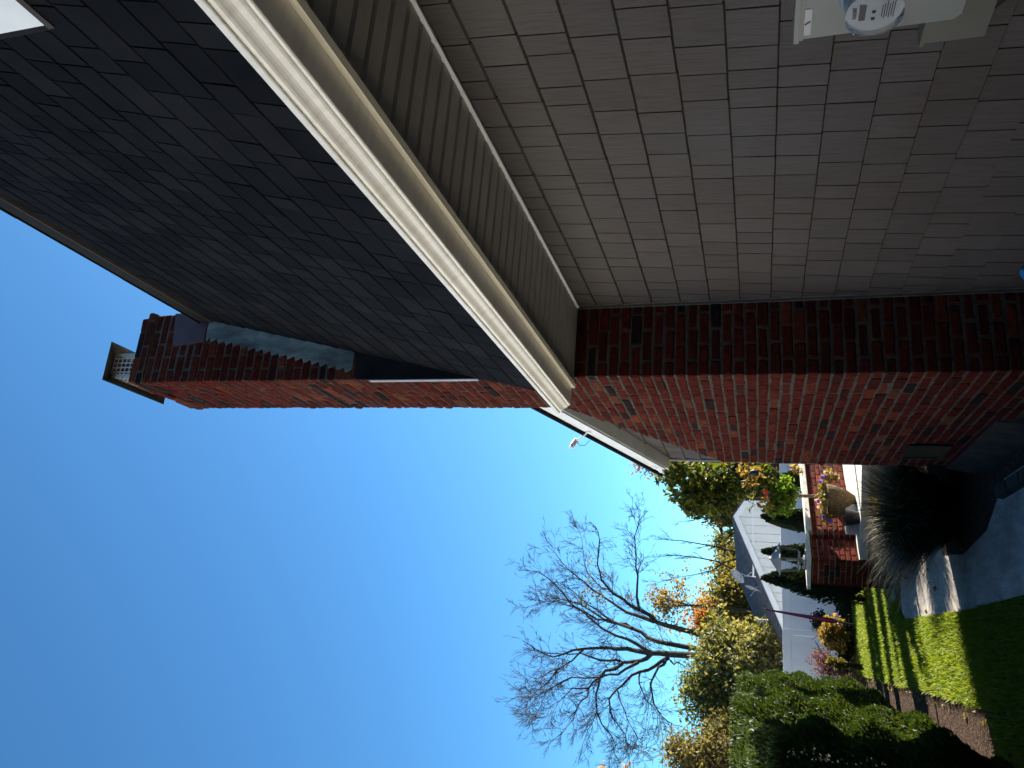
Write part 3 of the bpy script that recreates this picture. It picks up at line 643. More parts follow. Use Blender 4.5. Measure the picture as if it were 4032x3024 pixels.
LF['tan'] = leafmat('dry_grass', [(.20,.14,.07),(.28,.20,.11),(.14,.10,.05),(.36,.27,.16)], .35)
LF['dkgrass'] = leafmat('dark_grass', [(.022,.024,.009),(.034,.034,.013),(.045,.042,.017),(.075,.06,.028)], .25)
# trees beyond the fence
GRP = 'autumn trees beyond the white fence'
def bt(px, py, Y, rpx, n, lm, seed, label, leafL=.13, barkm=None, clumps=9, trunk_r=.12, shell=.4, sq=(1,1)):
    c = at(px, py, Y); k = Y*1.02/FOC; rx = rpx*k*sq[0]; rz = rpx*k*sq[1]
    return bigtree('autumn_tree', (c.x, c.y, G0), c, (rx, rx*.8, rz), n, leafL, LF[lm], barkm or M['bark'], seed, label, 'tree', GRP, clumps, shell, trunk_r)
bt(2890, 2560, 24, 135, 13000, 'olive', 1, 'wide olive green tree right behind the white fence', .14, M['barkgrey'], 14, .16, .3, (1.0,1.0))
bt(2985, 2610, 23, 105, 7500, 'olive', 21, 'low olive leafed tree peeping over the fence next to the hedge', .13, None, 10, .12, .3, (1.1,.9))
bt(2930, 2345, 31, 135, 13000, 'yellow', 2, 'yellow green tree rising behind the grey roof and satellite dishes', .16, None, 12, .14, .3, (.9,1.0))
bt(2860, 2445, 34, 100, 6500, 'orange', 3, 'orange and red maple between the yellow and olive trees', .17, None, 9, .13, .35)
bt(2665, 2385, 30, 120, 1500, 'gold', 4, 'thin golden leafed tree with gaps of sky between its leaves', .12, None, 10, .09, .5, (.75,1.0))
bt(2800, 2745, 24, 145, 7200, 'green', 5, 'loose green leafed tree above the middle of the hedge', .11, None, 13, .09, .45, (.8,1.1))
bt(2800, 2960, 22, 140, 9500, 'brown', 6, 'brownish yellow tree at the left end of the hedge', .11, None, 14, .11, .35, (.85,1.05))
bt(2865, 2140, 34, 75, 1700, 'green', 7, 'sparse dark green tree behind the ridge of the white gable', .15, None, 8, .09, .4, (1.0,.8))
bt(2905, 2215, 33, 75, 3000, 'yellow', 8, 'small yellow green tree between the gable and the dishes', .15, None, 8, .09, .3)
bt(2800, 1960, 24, 130, 3400, 'brown', 10, 'rusty leafed tree behind the broad leafed tree', .13, None, 10, .1, .4, (.7,.9))
bt(2570, 1815, 30, 75, 1100, 'pink', 11, 'fine pink leafed tree top showing past the far eave', .10, None, 8, .08, .5, (.9,1.0))
# the big bare tree: traced limbs in depth, then twigs
def z7(pts): return [(2000 + a*.3918, 1950 + b_*.3918) for a, b_ in pts]
def z8(pts): return [(2000 + a*.3617, 2500 + b_*.3617) for a, b_ in pts]
limbs = [
 (z7([(2300,1560),(2042,1450),(1750,1350),(1500,1280),(1320,1150),(1220,1100),(1060,990),(940,850),(900,700),(920,450),(880,320)]), .15, -1.0),
 (z7([(1320,1150),(1300,900),(1285,720),(1280,550),(1310,300),(1330,150),(1290,95)]), .06, -1.5),
 (z7([(1470,1270),(1200,1180),(1050,1080),(850,950),(700,820),(540,670),(400,510)]), .09, .8),
 (z7([(1060,990),(940,930),(800,780),(760,600),(740,420),(715,350)]), .05, 1.2),
 (z7([(2300,1640),(2042,1560),(1600,1490),(1400,1430),(1250,1340),(1100,1290),(950,1200),(820,1110),(650,960),(480,860)]), .15, 1.0),
 (z7([(1250,1340),(1000,1270),(700,1080),(560,1050),(400,1010),(280,1010)]), .07, 1.8),
 (z7([(1100,1290),(900,1250),(680,1130),(540,1090),(420,1090),(290,1100)]), .06, -1.0),
 (z8([(2600,300),(2200,250),(1750,210),(1550,200),(1300,150),(1100,140),(830,150),(600,210),(400,210),(160,60)]), .19, 0),
 (z8([(1550,200),(1400,100),(1180,10),(910,-165),(690,-330),(500,-560),(330,-690),(120,-700)]), .09, -.8),
 (z8([(1550,210),(1450,280),(1250,300),(1100,280),(900,240),(700,210),(420,200),(150,130)]), .11, .6),
 (z8([(1250,300),(1170,370),(1060,390),(1000,460),(880,580),(820,700),(750,800),(700,930),(600,1060),(450,1180)]), .085, -1.0),
 (z8([(1000,460),(960,640),(965,780),(940,900),(870,1030),(810,1190),(770,1360)]), .055, 1.2),
 (z8([(1420,300),(1200,430),(1000,460),(700,460),(500,560),(300,680),(210,690)]), .07, 1.0),
 (z8([(700,460),(560,520),(400,640),(300,880),(260,940)]), .035, 1.4),
 (z8([(1750,250),(1600,340),(1440,400),(1290,500),(1190,590),(1100,700),(1110,840),(1200,980),(1280,1090),(1340,1250),(1290,1400)]), .09, 1.0),
 (z8([(1720,270),(1640,350),(1550,530),(1590,760),(1680,890),(1780,960),(1790,1100),(1740,1270)]), .065, -1.2),
 (z8([(1770,280),(1850,290),(2000,420),(2090,520)]), .04, .8),
 (z8([(1440,400),(1430,530),(1500,700),(1600,800),(1630,950),(1580,1100),(1680,1260)]), .04, 1.6),
 (z8([(1190,590),(1230,740),(1300,920),(1400,1090),(1470,1200),(1450,1290)]), .035, -1.5),
 (z8([(880,580),(700,580),(560,720),(450,800),(380,910)]), .04, -1.6),
 (z8([(965,840),(1020,970),(1130,1100),(1170,1200),(1170,1320),(1130,1440)]), .04, .4),
 (z8([(830,150),(700,280),(600,350),(420,420),(330,470),(210,500)]), .05, -.7),
 (z8([(700,280),(520,400),(360,580),(250,640),(220,680)]), .035, -1.2)]
BY = 30
bb = at(2800, 2560, BY); q = random.Random(77)
tr_ = thing('bare_tree', (bb.x, bb.y, G0), 'large bare autumn tree spreading against the blue sky', 'tree')
mb = MB(); tips = []
for pts, r0, dz in limbs:
    n = len(pts); P_ = [at(a, b_, BY + dz*(i/(n-1))*2.6 + q.gauss(0,.06)*i) for i, (a, b_) in enumerate(pts)]
    P2 = []
    for i in range(n-1):
        P2.append(P_[i]); mid = P_[i].lerp(P_[i+1], .5); P2.append(mid + Vector((q.gauss(0,.035), q.gauss(0,.05), q.gauss(0,.035))))
    P2.append(P_[-1]); N2 = len(P2); rr = [max(.009, r0*.92*(1 - .93*(i/(N2-1))**.62)) for i in range(N2)]
    mb.tube(P2, rr, 7, cap=False)
    L = sum((P2[i+1]-P2[i]).length for i in range(N2-1))
    for _ in range(int(13 + L*2.5)):
        t = .18 + .82*q.random(); f_ = t*(N2-1); i = min(int(f_), N2-2); p = P2[i].lerp(P2[i+1], f_-i); dd = (P2[i+1]-P2[i]).normalized()
        e = Vector((q.gauss(0,1), q.gauss(0,.6), q.gauss(.25,1))); e = (e - dd*e.dot(dd)).normalized(); sp = q.uniform(.35,.85)
        grow(mb, p, dd*math.cos(sp) + e*math.sin(sp), q.uniform(.45,1.35)*(1.12-.42*t), min(.014, rr[i]*.5), 2, q, .5, 7, .17, .035, (2,5), .0048, None, 3)
root = Vector((bb.x, bb.y, G0)); fork = root + Vector((0, 0, .9))
mb.tube([root, fork], [.30,.26], 9)
for pts, r0, dz in (limbs[0], limbs[4], limbs[7]): mb.tube([fork, fork.lerp(at(*pts[0], BY), .5), at(*pts[0], BY)], [.2, r0*.98, r0*.92], 8)
mb.build('trunk', M['bark'], tr_)
q2 = np.random.RandomState(3); A = np.array([tuple(at(a, b_, BY+.5)) for a, b_ in z7([(840,660),(800,960),(760,1060),(830,880),(780,1090),(960,790),(970,1060),(860,990),(740,1000),(930,1040)])])
P_ = np.concatenate([a_ + q2.normal(size=(22,3))*np.array([.10,.12,.10]) for a_ in A]); mb = MB(); mb.leaves(P_, .11, .5, .3, None, 8); mb.build('crown', LF['yellow'], tr_)
# thin bare trees behind the white gable
def z1(pts): return [(2500 + a/3.687, 1750 + b_/3.687) for a, b_ in pts]
def thin(label, limbs_, Y, seed, base):
    q = random.Random(seed); b_ = at(base[0], base[1], Y); t_ = thing('bare_sapling', (b_.x, b_.y, G0), label, 'tree', 'thin bare trees behind the white gable')
    mb = MB()
    for pts, r0 in limbs_:
        P_ = [at(a, c_, Y + q.gauss(0,.25)) for a, c_ in pts]; n = len(P_); rr = [max(.006, r0*(1-.85*i/(n-1))) for i in range(n)]
        mb.tube(P_, rr, 6, cap=False); L = sum((P_[i+1]-P_[i]).length for i in range(n-1)); sprout(mb, P_, rr, L*.24, 2, q, .40, .08, .10, (7,10), .0038, None, .25)
    p0 = at(*limbs_[0][0][0], Y); mb.tube([Vector((b_.x, b_.y, G0)), p0], [limbs_[0][1]*1.5, limbs_[0][1]], 7); mb.build('trunk', M['twig'], t_)
thin('bare grey sapling with two upright stems left of the gable ridge', [(z1([(1700,1660),(1530,1580),(1250,1500),(980,1450),(700,1400),(450,1385),(250,1370)]), .036), (z1([(1500,1850),(1200,1700),(950,1650),(700,1620),(560,1610),(350,1630),(150,1640)]), .03)], 27, 5, (2960, 2220))
thin('bare reddish sapling leaning out behind the yellow tree', [([(2930,2190),(2850,2215),(2800,2248),(2740,2262),(2682,2271),(2588,2295)], .03)], 28, 6, (2990, 2190))
thin('short bare sapling right above the gable ridge', [(z1([(1470,930),(1250,1010),(1090,1070),(950,1060),(840,1100),(700,1120),(560,1110)]), .026)], 27, 7, (2960, 1990))
# broad leafed tree past the corner of the house
c = at(2800, 1915, 11.6)
q = random.Random(15); bt_ = thing('broadleaf_tree', (c.x+.95, c.y, G0), 'broad leafed tree with green and yellowing leaves beside the far house corner', 'tree')
mb = MB(); base = Vector((c.x+.95, c.y, G0)); tipsb = []
mb.tube([base, base + Vector((-.02,.02,.8)), base + Vector((-.25,0,1.5)), c + Vector((0,0,.1))], [.055,.045,.035,.02], 8)
for i in range(13):
    p = base.lerp(c, q.uniform(.75, 1)); grow(mb, p, Vector((q.gauss(-.2,1), q.gauss(0,.8), q.gauss(.35,.6))), q.uniform(.5,.95), .014, 1, q, .6, 5, .15, .0, (2,4), .004, tipsb)
mb.build('trunk', M['twig'], bt_)
A = [ell_pts(n_, at(a, b_, Y), (rx, .38, rz), sd, .25, .25)[0] for n_, a, b_, Y, rx, rz, sd in [(420,2700,1885,11.4,.34,.38,1),(430,2770,1950,11.7,.34,.34,2),(420,2860,1900,11.7,.36,.34,3),(280,2730,1985,11.5,.18,.26,4),(360,2920,1870,11.9,.34,.30,5),(320,2650,1850,11.2,.22,.24,6),(360,2840,1960,11.9,.26,.22,7),(260,2990,1880,11.8,.26,.26,8)]]
A.append(np.array([tuple(p) for p in tipsb]))
mb = MB(); mb.leaves(np.concatenate(A), .125, .42, .8, None, 4); mb.build('crown', LF['big'], bt_)
q2 = np.random.RandomState(8); A = np.concatenate([ell_pts(26, at(a, b_, 11.2), (.11,.15,.10), 50+i)[0] for i, (a, b_) in enumerate([(2965,1860),(2950,1885),(2978,1872),(3010,1990),(3135,1840),(2930,1850)])])
mb = MB(); mb.leaves(A, .10, .45, .6, None, 5); mb.build('yellowed_leaves', LF['gold'], bt_)
# hanging lantern glimpsed in the leaves
lp = at(2972, 1862, 11.0); hl = thing('hanging_lamp', lp, 'small round grey lamp hanging among the broad leaves', 'lamp')
mb = MB(); mb.lathe(lp, [(.015,.07),(.038,.05),(.05,.01),(.046,-.03),(.02,-.055)], 14); mb.build('lamp_shade', M['bronze'], hl)
mb = MB(); mb.tube([lp + Vector((0,0,.07)), lp + Vector((.02,0,.5))], .004, 5); mb.build('cord', M['black'], hl)
# little standard tree with plaited stem and coral flower
c = at(3078, 1950, 11.9); hb = thing('plaited_stem_tree', (c.x, c.y, -1.15), 'little bright green potted tree with plaited stem and coral flowers', 'potted tree')
s0, s1 = Vector((c.x, c.y, -1.0)), c + Vector((0,0,-.12)); mb = MB()
for k in range(3):
    mb.tube([s0.lerp(s1, f/14) + Vector((math.cos(f*1.3+k*2.09), math.sin(f*1.3+k*2.09), 0))*.018 for f in range(15)], .013, 6)
mb.build('plaited_stem', simple('pale_stem', (.30,.24,.16), .9, .3, 20), hb)
A = np.concatenate([ell_pts(160, at(a, b_, Y), (.13,.14,.12), 70+i, .25, .2)[0] for i, (a, b_, Y) in enumerate([(3060,1925,11.8),(3095,1905,11.9),(3080,1960,11.7),(3050,1985,11.8),(3105,1965,12.0),(3040,2005,11.7),(3110,1935,11.8),(3090,2000,11.9)])])
mb = MB(); mb.leaves(A, .075, .5, .5, None, 6); mb.build('crown', LF['bright'], hb)
M['coral'] = leafmat('coral_petal', [(.75,.12,.06),(.85,.22,.12)], .4)
for i, (a, b_) in enumerate([(3014,1938),(3020,1965)]):
    P_, d_ = ell_pts(30 if i == 0 else 14, at(a, b_, 11.6), (.035,.035,.035), 90+i); mb = MB(); mb.leaves(P_, .05, .8, 0, d_, i); mb.build('flower', M['coral'], hb)
mb = MB(); mb.lathe((c.x, c.y, -1.16), [(.10,0),(.13,.17),(.14,.18),(.13,.18),(.12,.15)], 16); mb.build('pot', simple('terracotta', (.30,.12,.07), .85), hb)
# columnar evergreens
cols_ = [('tall dark columnar evergreen just right of the lantern, under the plaited stem tree', 3000, 2033, 3215, 13.6, .26), ('dark columnar evergreen straight behind the lantern', 3002, 2170, 3215, 14.2, .235), ('dark columnar evergreen left of the lantern, widest of its row', 3000, 2275, 3345, 14.6, .30), ('dark evergreen in deep shade close to the house corner', 3060, 1880, 3240, 13.2, .27)]
for i, (lb, xt, yt, xb, Y, rad) in enumerate(cols_):
    p = at(xt, yt, Y); b_ = Vector((at(xb, yt + (28 if i != 1 else 20), Y).x, Y, G0)); hgt = p.z - G0
    o = thing('columnar_evergreen', b_, lb, 'evergreen', 'columnar evergreens in front of the white fence')
    q2 = np.random.RandomState(40+i); n = 5200; f = q2.rand(n)**.85; a = q2.rand(n)*6.283
    prof_ = rad*np.minimum(1, (1.02-f)/.62)**.8*(1 + .12*np.sin(a*3+f*7+i) + .08*np.sin(a*7-f*19)); rr = prof_*(.72+.32*q2.rand(n))
    lean = (p - Vector((b_.x, b_.y, p.z)))
    C = np.stack([b_.x + lean.x*f + np.cos(a)*rr, b_.y + np.sin(a)*rr, G0 + hgt*f], 1); D = np.stack([np.cos(a)*.5, np.sin(a)*.5, np.ones(n)], 1)
    mb = MB(); mb.leaves(C, .07, .35, 0, D, i); mb.build('foliage', LF['dark'], o)
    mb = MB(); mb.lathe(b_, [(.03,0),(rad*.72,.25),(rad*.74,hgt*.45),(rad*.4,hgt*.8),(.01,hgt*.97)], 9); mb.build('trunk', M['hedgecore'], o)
# shrubs by the fence
def shrub(name, label, px, py, Y, rx, rz, n, L, lm, seed, wid=.5, cl=5):
    c = at(px, py, Y); o = thing(name, (c.x, c.y, G0), label, 'shrub'); q = random.Random(seed)
    A = [ell_pts(n//cl, (c.x + q.gauss(0,.35)*rx, c.y + q.gauss(0,.3)*rx, c.z + q.gauss(0,.3)*rz), (rx*.7, rx*.7, rz*.72), seed*7+i, .3, .3)[0] for i in range(cl)]
    mb = MB(); mb.leaves(np.concatenate(A), L, wid, .1, None, seed); mb.build('foliage', LF[lm], o)
    mb = MB()
    for i in range(7):
        mb.tube([Vector((c.x + q.gauss(0,.05), c.y + q.gauss(0,.05), G0)), Vector((c.x + q.gauss(0,.3)*rx, c.y + q.gauss(0,.3)*rx, c.z)), Vector((c.x + q.gauss(0,.6)*rx, c.y + q.gauss(0,.5)*rx, c.z + rz*.7))], [.012,.009,.004], 5)
    mb.build('stem', M['twig'], o)
shrub('round_shrub', 'round dark green shrub against the white fence behind the yellow shrub', 3230, 2462, 16.9, .22, .24, 2600, .05, 'dark', 3)
shrub('yellow_shrub', 'golden yellow leafed shrub at the far lawn edge', 3285, 2505, 16.2, .30, .30, 1300, .10, 'gold', 4)
shrub('red_shrub', 'dull red shrub in front of the fence next to the hedge', 3265, 2612, 16.4, .28, .34, 2600, .045, 'red', 5, .35)
shrub('lime_plant', 'narrow lime yellow plant low beside the hedge', 3295, 2610, 15.2, .10, .14, 700, .045, 'yellow', 6)
shrub('low_shrub', 'low dark green plants along the foot of the fence', 3325, 2540, 16.7, .55, .16, 2400, .06, 'dark', 7, .5, 9)
shrub('low_shrub', 'low dark plants at the fence foot behind the umbrella', 3325, 2385, 16.9, .40, .15, 1800, .06, 'dark', 8, .5, 7)
# big fountain grass by the path, and tan tufts behind it
def tuft(name, label, c, n, hgt, rad, mt, seed, wd=.006):
    q = random.Random(seed); mb = MB(); c = Vector(c)
    for i in range(n):
        a = q.random()*6.283; rr = rad*math.sqrt(q.random())*.35; h = hgt*q.uniform(.6,1.15); out = rad*q.uniform(.25,1.25); b0 = c + Vector((math.cos(a)*rr, math.sin(a)*rr, 0)); a += q.gauss(0,.35)
        d = Vector((math.cos(a), math.sin(a), 0)); s_ = Vector((-d.y, d.x, 0))*wd*q.uniform(.6,1.3); V = []
        dr = q.uniform(.45,1.25)
        for j in range(6):
            f = j/5; p = b0 + d*out*(f**1.5) + Vector((0,0,h*(f*1.25 - dr*.55*f**3))); ww = s_*(1-f)**.6; V += [p - ww, p + ww]
        mb.add(V, [(2*j, 2*j+1, 2*j+3, 2*j+2) for j in range(5)])
    o = mb.build(name, mt); tag(o, label, 'ornamental grass'); return o
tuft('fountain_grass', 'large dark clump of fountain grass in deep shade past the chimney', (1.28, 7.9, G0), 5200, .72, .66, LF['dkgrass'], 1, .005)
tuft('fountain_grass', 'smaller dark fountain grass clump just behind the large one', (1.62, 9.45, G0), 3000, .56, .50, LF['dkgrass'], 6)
tuft('fountain_grass', 'tan seed stalks of fountain grass catching sun behind the dark clump', (1.55, 9.55, G0), 260, .60, .50, LF['tan'], 2, .004)
tuft('fountain_grass', 'tan arching seed stalks rising through the big dark grass clump', (1.35, 8.35, G0), 240, .74, .62, LF['tan'], 16, .0035)
tuft('dry_grass', 'dry tan grass tuft in front of the brick pillar', (1.22, 10.75, G0), 320, .42, .34, LF['tan'], 3, .005)
tuft('dry_grass', 'dry tan grass tuft below the stone step', (1.62, 10.4, G0), 380, .48, .36, LF['tan'], 4, .005)
tuft('dry_grass', 'small brown grass tuft at the edge of the sunlit path', (.98, 11.2, G0), 140, .26, .22, LF['tan'], 5, .004)
# leaf litter
q2 = np.random.RandomState(12); P_ = np.concatenate([np.stack([-.46+.28*q2.rand(300), 6.8+9*q2.rand(300), np.full(300, G0+.012)],1), np.stack([.9+1.2*q2.rand(260), 9.2+2.6*q2.rand(260), np.full(260, G0+.02)],1), np.stack([-.3+1.6*q2.rand(50), 7.5+9*q2.rand(50), np.full(50, G0+.05)],1)])
mb = MB(); D = q2.normal(size=(len(P_),3)); D[:,2] *= .1; mb.leaves(P_, .055, .6, 0, D, 3); o = mb.build('leaf_litter', LF['brown']); o['kind'] = 'stuff'; o['label'] = 'fallen brown leaves on the soil and grass'
# =================================================================== GARDEN STRUCTURES
M['gmortar'] = simple('garden_mortar', (.30,.25,.20), .95, .3, 25, .1)
def brick_face(mb, O, u, nrm, L, z0, z1, r, half=False):
    k = 0; z = z0; T = Matrix((( u.x, -nrm.x, 0, O.x), (u.y, -nrm.y, 0, O.y), (0,0,1,0), (0,0,0,1)))
    while z < z1 - .02:
        x = 0; first = True; tmp = MB(); zz = min(z + H - J, z1)
        while x < L - .015:
            e = min(x + (BL/2 if (first and (k % 2) != half) else BL) - J, L); brick(tmp, (x, -.004 + r.uniform(-.002,.002), z), (e, .07, zz), r); x = e + J; first = False
        mb.add([T @ Vector(p) for p in tmp.v], tmp.f); z += H; k += 1
PC = Vector((at(3300, 2205, 11.2).x, 11.2, 0)); pu = Vector((-.70,.714,0)); pv = Vector((.714,.70,0)); PS = .44; ZT = -.665
pl = thing('brick_pillar', (PC.x, PC.y+.3, G0), 'square brick pillar with thin stone cap at the end of the garden wall', 'pillar')
mb = MB(); r = random.Random(21)
brick_face(mb, PC, pu, Vector((-.714,-.70,0)), PS, G0-.05, ZT, r); brick_face(mb, PC, pv, Vector((.70,-.714,0)), PS, G0-.05, ZT, r, True)
brick_face(mb, PC + pu*PS, pv, Vector((-.70,.714,0)), PS, G0-.05, ZT, r, True)
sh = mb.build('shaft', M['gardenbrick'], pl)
mb = MB(); i_ = .012; mb.prism([PC + (pu+pv)*i_ + Vector((0,0,G0-.06)), PC + pv*i_ + pu*(PS-i_) + Vector((0,0,G0-.06)), PC + (pu+pv)*(PS-i_) + Vector((0,0,G0-.06)), PC + pu*i_ + pv*(PS-i_) + Vector((0,0,G0-.06))], (0,0,ZT-G0+.055)); mb.build('mortar', M['gmortar'], sh)
M['stone'] = simple('cap_stone', (.50,.47,.41), .85, .18, 9, .15, 0, .3)
mb = MB(); o_ = .05; mb.prism([PC - (pu+pv)*o_ + Vector((0,0,ZT)), PC - pv*o_ + pu*(PS+o_) + Vector((0,0,ZT)), PC + (pu+pv)*(PS+o_) + Vector((0,0,ZT)), PC - pu*o_ + pv*(PS+o_) + Vector((0,0,ZT))], (0,0,.045)); mb.build('cap', M['stone'], pl)
# lantern on the pillar
LC = PC + (pu+pv)*(PS/2) + Vector((0,0,ZT+.045)); LW = .17
ln = thing('pillar_lantern', LC, 'black square lantern with glass panes standing on the brick pillar', 'lantern')
def sq(c, h, z): return [c - pu*h - pv*h + Vector((0,0,z)), c + pu*h - pv*h + Vector((0,0,z)), c + pu*h + pv*h + Vector((0,0,z)), c - pu*h + pv*h + Vector((0,0,z))]
def frust(mb, h0, z0, h1, z1): mb.hexa(sq(LC, h0, z0) + sq(LC, h1, z1))
M['lamp'] = simple('lantern_metal', (.17,.17,.17), .45, .2, 10, .5)
mb = MB(); frust(mb, .09, 0, .09, .018); frust(mb, .055, .018, .05, .035); frust(mb, .03, .035, .03, .075); frust(mb, .075, .075, .105, .095); mb.build('lantern_base', M['lamp'], ln)
mb = MB(); h0, h1 = .098, .118; zb_, zt_ = .095, .335
for sx, sy in ((-1,-1),(1,-1),(1,1),(-1,1)):
    a = LC + pu*sx*h0 + pv*sy*h0 + Vector((0,0,zb_)); b_ = LC + pu*sx*h1 + pv*sy*h1 + Vector((0,0,zt_)); mb.tube([a, b_], .012, 4)
for (h, z) in ((h0, zb_+.004), (h1, zt_-.004)):
    s_ = sq(LC, h, z)
    for i in range(4): mb.tube([s_[i], s_[(i+1)%4]], .008, 4)
mb.build('lantern_frame', M['lamp'], ln)
for i in range(4):
    mb = MB(); a, b_ = sq(LC, h0-.003, zb_+.012), sq(LC, h1-.003, zt_-.012); nrm = ((a[i]+a[(i+1)%4])*.5 - LC); nrm.z = 0; mb.prism([a[i], a[(i+1)%4], b_[(i+1)%4], b_[i]], nrm.normalized()*-.002); mb.build('glass_pane', M['glass'], ln)
mb = MB(); frust(mb, .155, .335, .150, .350); frust(mb, .140, .350, .028, .455); frust(mb, .02, .455, .012, .485); mb.build('lantern_roof', M['lamp'], ln)
mb = MB(); mb.lathe(LC + Vector((0,0,.095)), [(.012,0),(.012,.08),(.018,.09),(.022,.12),(.016,.15),(.002,.16)], 10); mb.build('bulb', M['dialface'], ln)
# garden wall with stone cap, running away to the right
A_ = at(3226, 2096, 11.55); B_ = at(3200, 1800, 13.0); wu = (B_-A_); wu.z = 0; WL = wu.length; wu.normalize(); wn = Vector((wu.y, -wu.x, 0)); zc = -.70
gw = thing('garden_wall', (A_.x, A_.y, G0), 'low brick garden wall topped with pale stone cap beside the pillar', 'wall')
mb = MB(); A0 = Vector((A_.x, A_.y, 0)); A0 = A0 - wn*.0
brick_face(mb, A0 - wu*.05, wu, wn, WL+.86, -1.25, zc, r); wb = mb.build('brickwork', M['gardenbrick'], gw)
mb = MB(); mb.prism([A0 - wu*.04 - wn*.012 + Vector((0,0,G0-.05)), A0 + wu*(WL+.8) - wn*.012 + Vector((0,0,G0-.05)), A0 + wu*(WL+.8) - wn*.24 + Vector((0,0,G0-.05)), A0 - wu*.04 - wn*.24 + Vector((0,0,G0-.05))], (0,0,zc-G0+.045)); mb.build('mortar', M['gmortar'], wb)
mb = MB(); 
mb.prism([A0 - wu*.03 + wn*.05 + Vector((0,0,zc)), A0 + wu*(WL+.8) + wn*.05 + Vector((0,0,zc)), A0 + wu*(WL+.8) - wn*.28 + Vector((0,0,zc)), A0 - wu*.03 - wn*.28 + Vector((0,0,zc))], (0,0,.058)); mb.build('cap', M['stone'], gw)
# pale stone step in front of the wall
zs_ = -1.25; S = [onground(3387, 2204, zs_), onground(3394, 1790, zs_), onground(3312, 1790, zs_), onground(3366, 2200, zs_)]
mb = MB(); mb.prism([Vector((p.x, p.y, zs_-.09)) for p in S], (0,0,.09)); mb.prism([Vector((p.x + (.04 if i in (0,1) else 0), p.y + .03, G0-.05)) for i, p in enumerate(S)], (0,0,.37))
ss = mb.build('stone_step', M['stone']); tag(ss, 'broad pale stone step in sunlight below the garden wall', 'step')
S = [onground(3342, 2104, -1.12), onground(3330, 1985, -1.12), onground(3318, 1985, -1.12), onground(3331, 2104, -1.12)]
mb = MB(); mb.prism([Vector((p.x, p.y, -1.25)) for p in S], (0,0,.13)); sg = mb.build('stone_ledge', M['stone']); tag(sg, 'narrow white topped stone ledge at the foot of the brick wall', 'ledge')
# planter of trailing flowers in front of the wall
c = at(3288, 1975, 11.35); fp = thing('flower_planter', (c.x, c.y, -1.25), 'brown fibre planter with trailing purple and white flowers by the wall', 'planter')
mb = MB(); mb.lathe((c.x, c.y, -1.249), [(.09,0),(.16,.10),(.22,.24),(.24,.34),(.23,.36),(.20,.33)], 22); mb.build('basket', simple('coir_fibre', (.16,.11,.06), .95, .5, 40, .05, 0, 1.0), fp)
A = np.concatenate([ell_pts(130, at(a, b_, Y), (.085,.10,.07), 120+i, .2, .1)[0] for i, (a, b_, Y) in enumerate([(3250,1880,11.5),(3240,1915,11.4),(3235,1950,11.3),(3235,1985,11.2),(3240,2020,11.1),(3260,1860,11.6),(3285,1880,11.5),(3255,2045,11.1)])])
mb = MB(); mb.leaves(A, .04, .55, .2, None, 9); mb.build('foliage', LF['yellow'], fp)
def petals(name, pos, c0, c1, sd):
    mt = leafmat(name, [c0, c1], .4)
    for i, (a, b_, Y) in enumerate(pos):
        A = ell_pts(9, at(a, b_, Y), (.018,.018,.018), sd+i)[0]; mb = MB(); mb.leaves(A, .036, .9, 0, None, sd); mb.build(name, mt, fp)
petals('white_flower', [(3250,1860,11.5),(3270,1864,11.5),(3280,1868,11.5),(3292,1872,11.5),(3300,1884,11.5),(3215,1968,11.1),(3225,1980,11.1),(3222,1995,11.05),(3235,2010,11.05)], (.75,.66,.70), (.8,.55,.62), 200)
petals('purple_flower', [(3235,1876,11.4),(3252,1877,11.4),(3255,1913,11.3),(3232,1895,11.3),(3220,1975,11.05),(3240,2032,11.0),(3258,2050,11.0),(3272,2052,11.0)], (.12,.05,.42), (.22,.08,.5), 300)
c = at(3290, 2035, 11.0); mb = MB(); mb.lathe((c.x, c.y, -1.25), [(.08,0),(.11,.16),(.115,.17),(.10,.17),(.095,.14)], 18); po = mb.build('plant_pot', M['black']); tag(po, 'black plant pot standing beside the brown flower planter', 'pot')
# folded umbrella
u0, u1 = at(3372, 2462, 15.9), at(3003, 2398, 15.9); um = thing('folded_umbrella', (u0.x, u0.y, G0), 'folded magenta garden umbrella leaning at the far lawn edge', 'umbrella')
u0.z = G0; mb = MB(); mb.tube([u0, u1], .012, 8); mb.build('pole', M['black'], um)
mb = MB(); du = u1 - u0; m_, t, b = mat('magenta_cloth', .7, .2); t.links.new(ramp(t, noise(t, 3, 3, coords(t)), [(0.35,(.10,.008,.03)),(0.65,(.30,.03,.10))]), b.inputs['Base Color'])
pts = [u0 + du*f for f in (.22,.26,.4,.6,.8,.95,.99)]; side = du.cross(Vector((0,1,0))).normalized(); V = []; K = 12
for p, rr in zip(pts, (.03,.050,.044,.034,.024,.014,.009)):
    for j in range(K):
        a = j*6.2832/K; q_ = rr*(1 if j % 2 else .62); V.append(p + side*math.cos(a)*q_ + Vector((0,1,0))*math.sin(a)*q_)
mb.add(V, [(i*K+j, i*K+(j+1)%K, (i+1)*K+(j+1)%K, (i+1)*K+j) for i in range(len(pts)-1) for j in range(K)] + [tuple(range(K))[::-1]]); mb.build('canopy', m_, um)
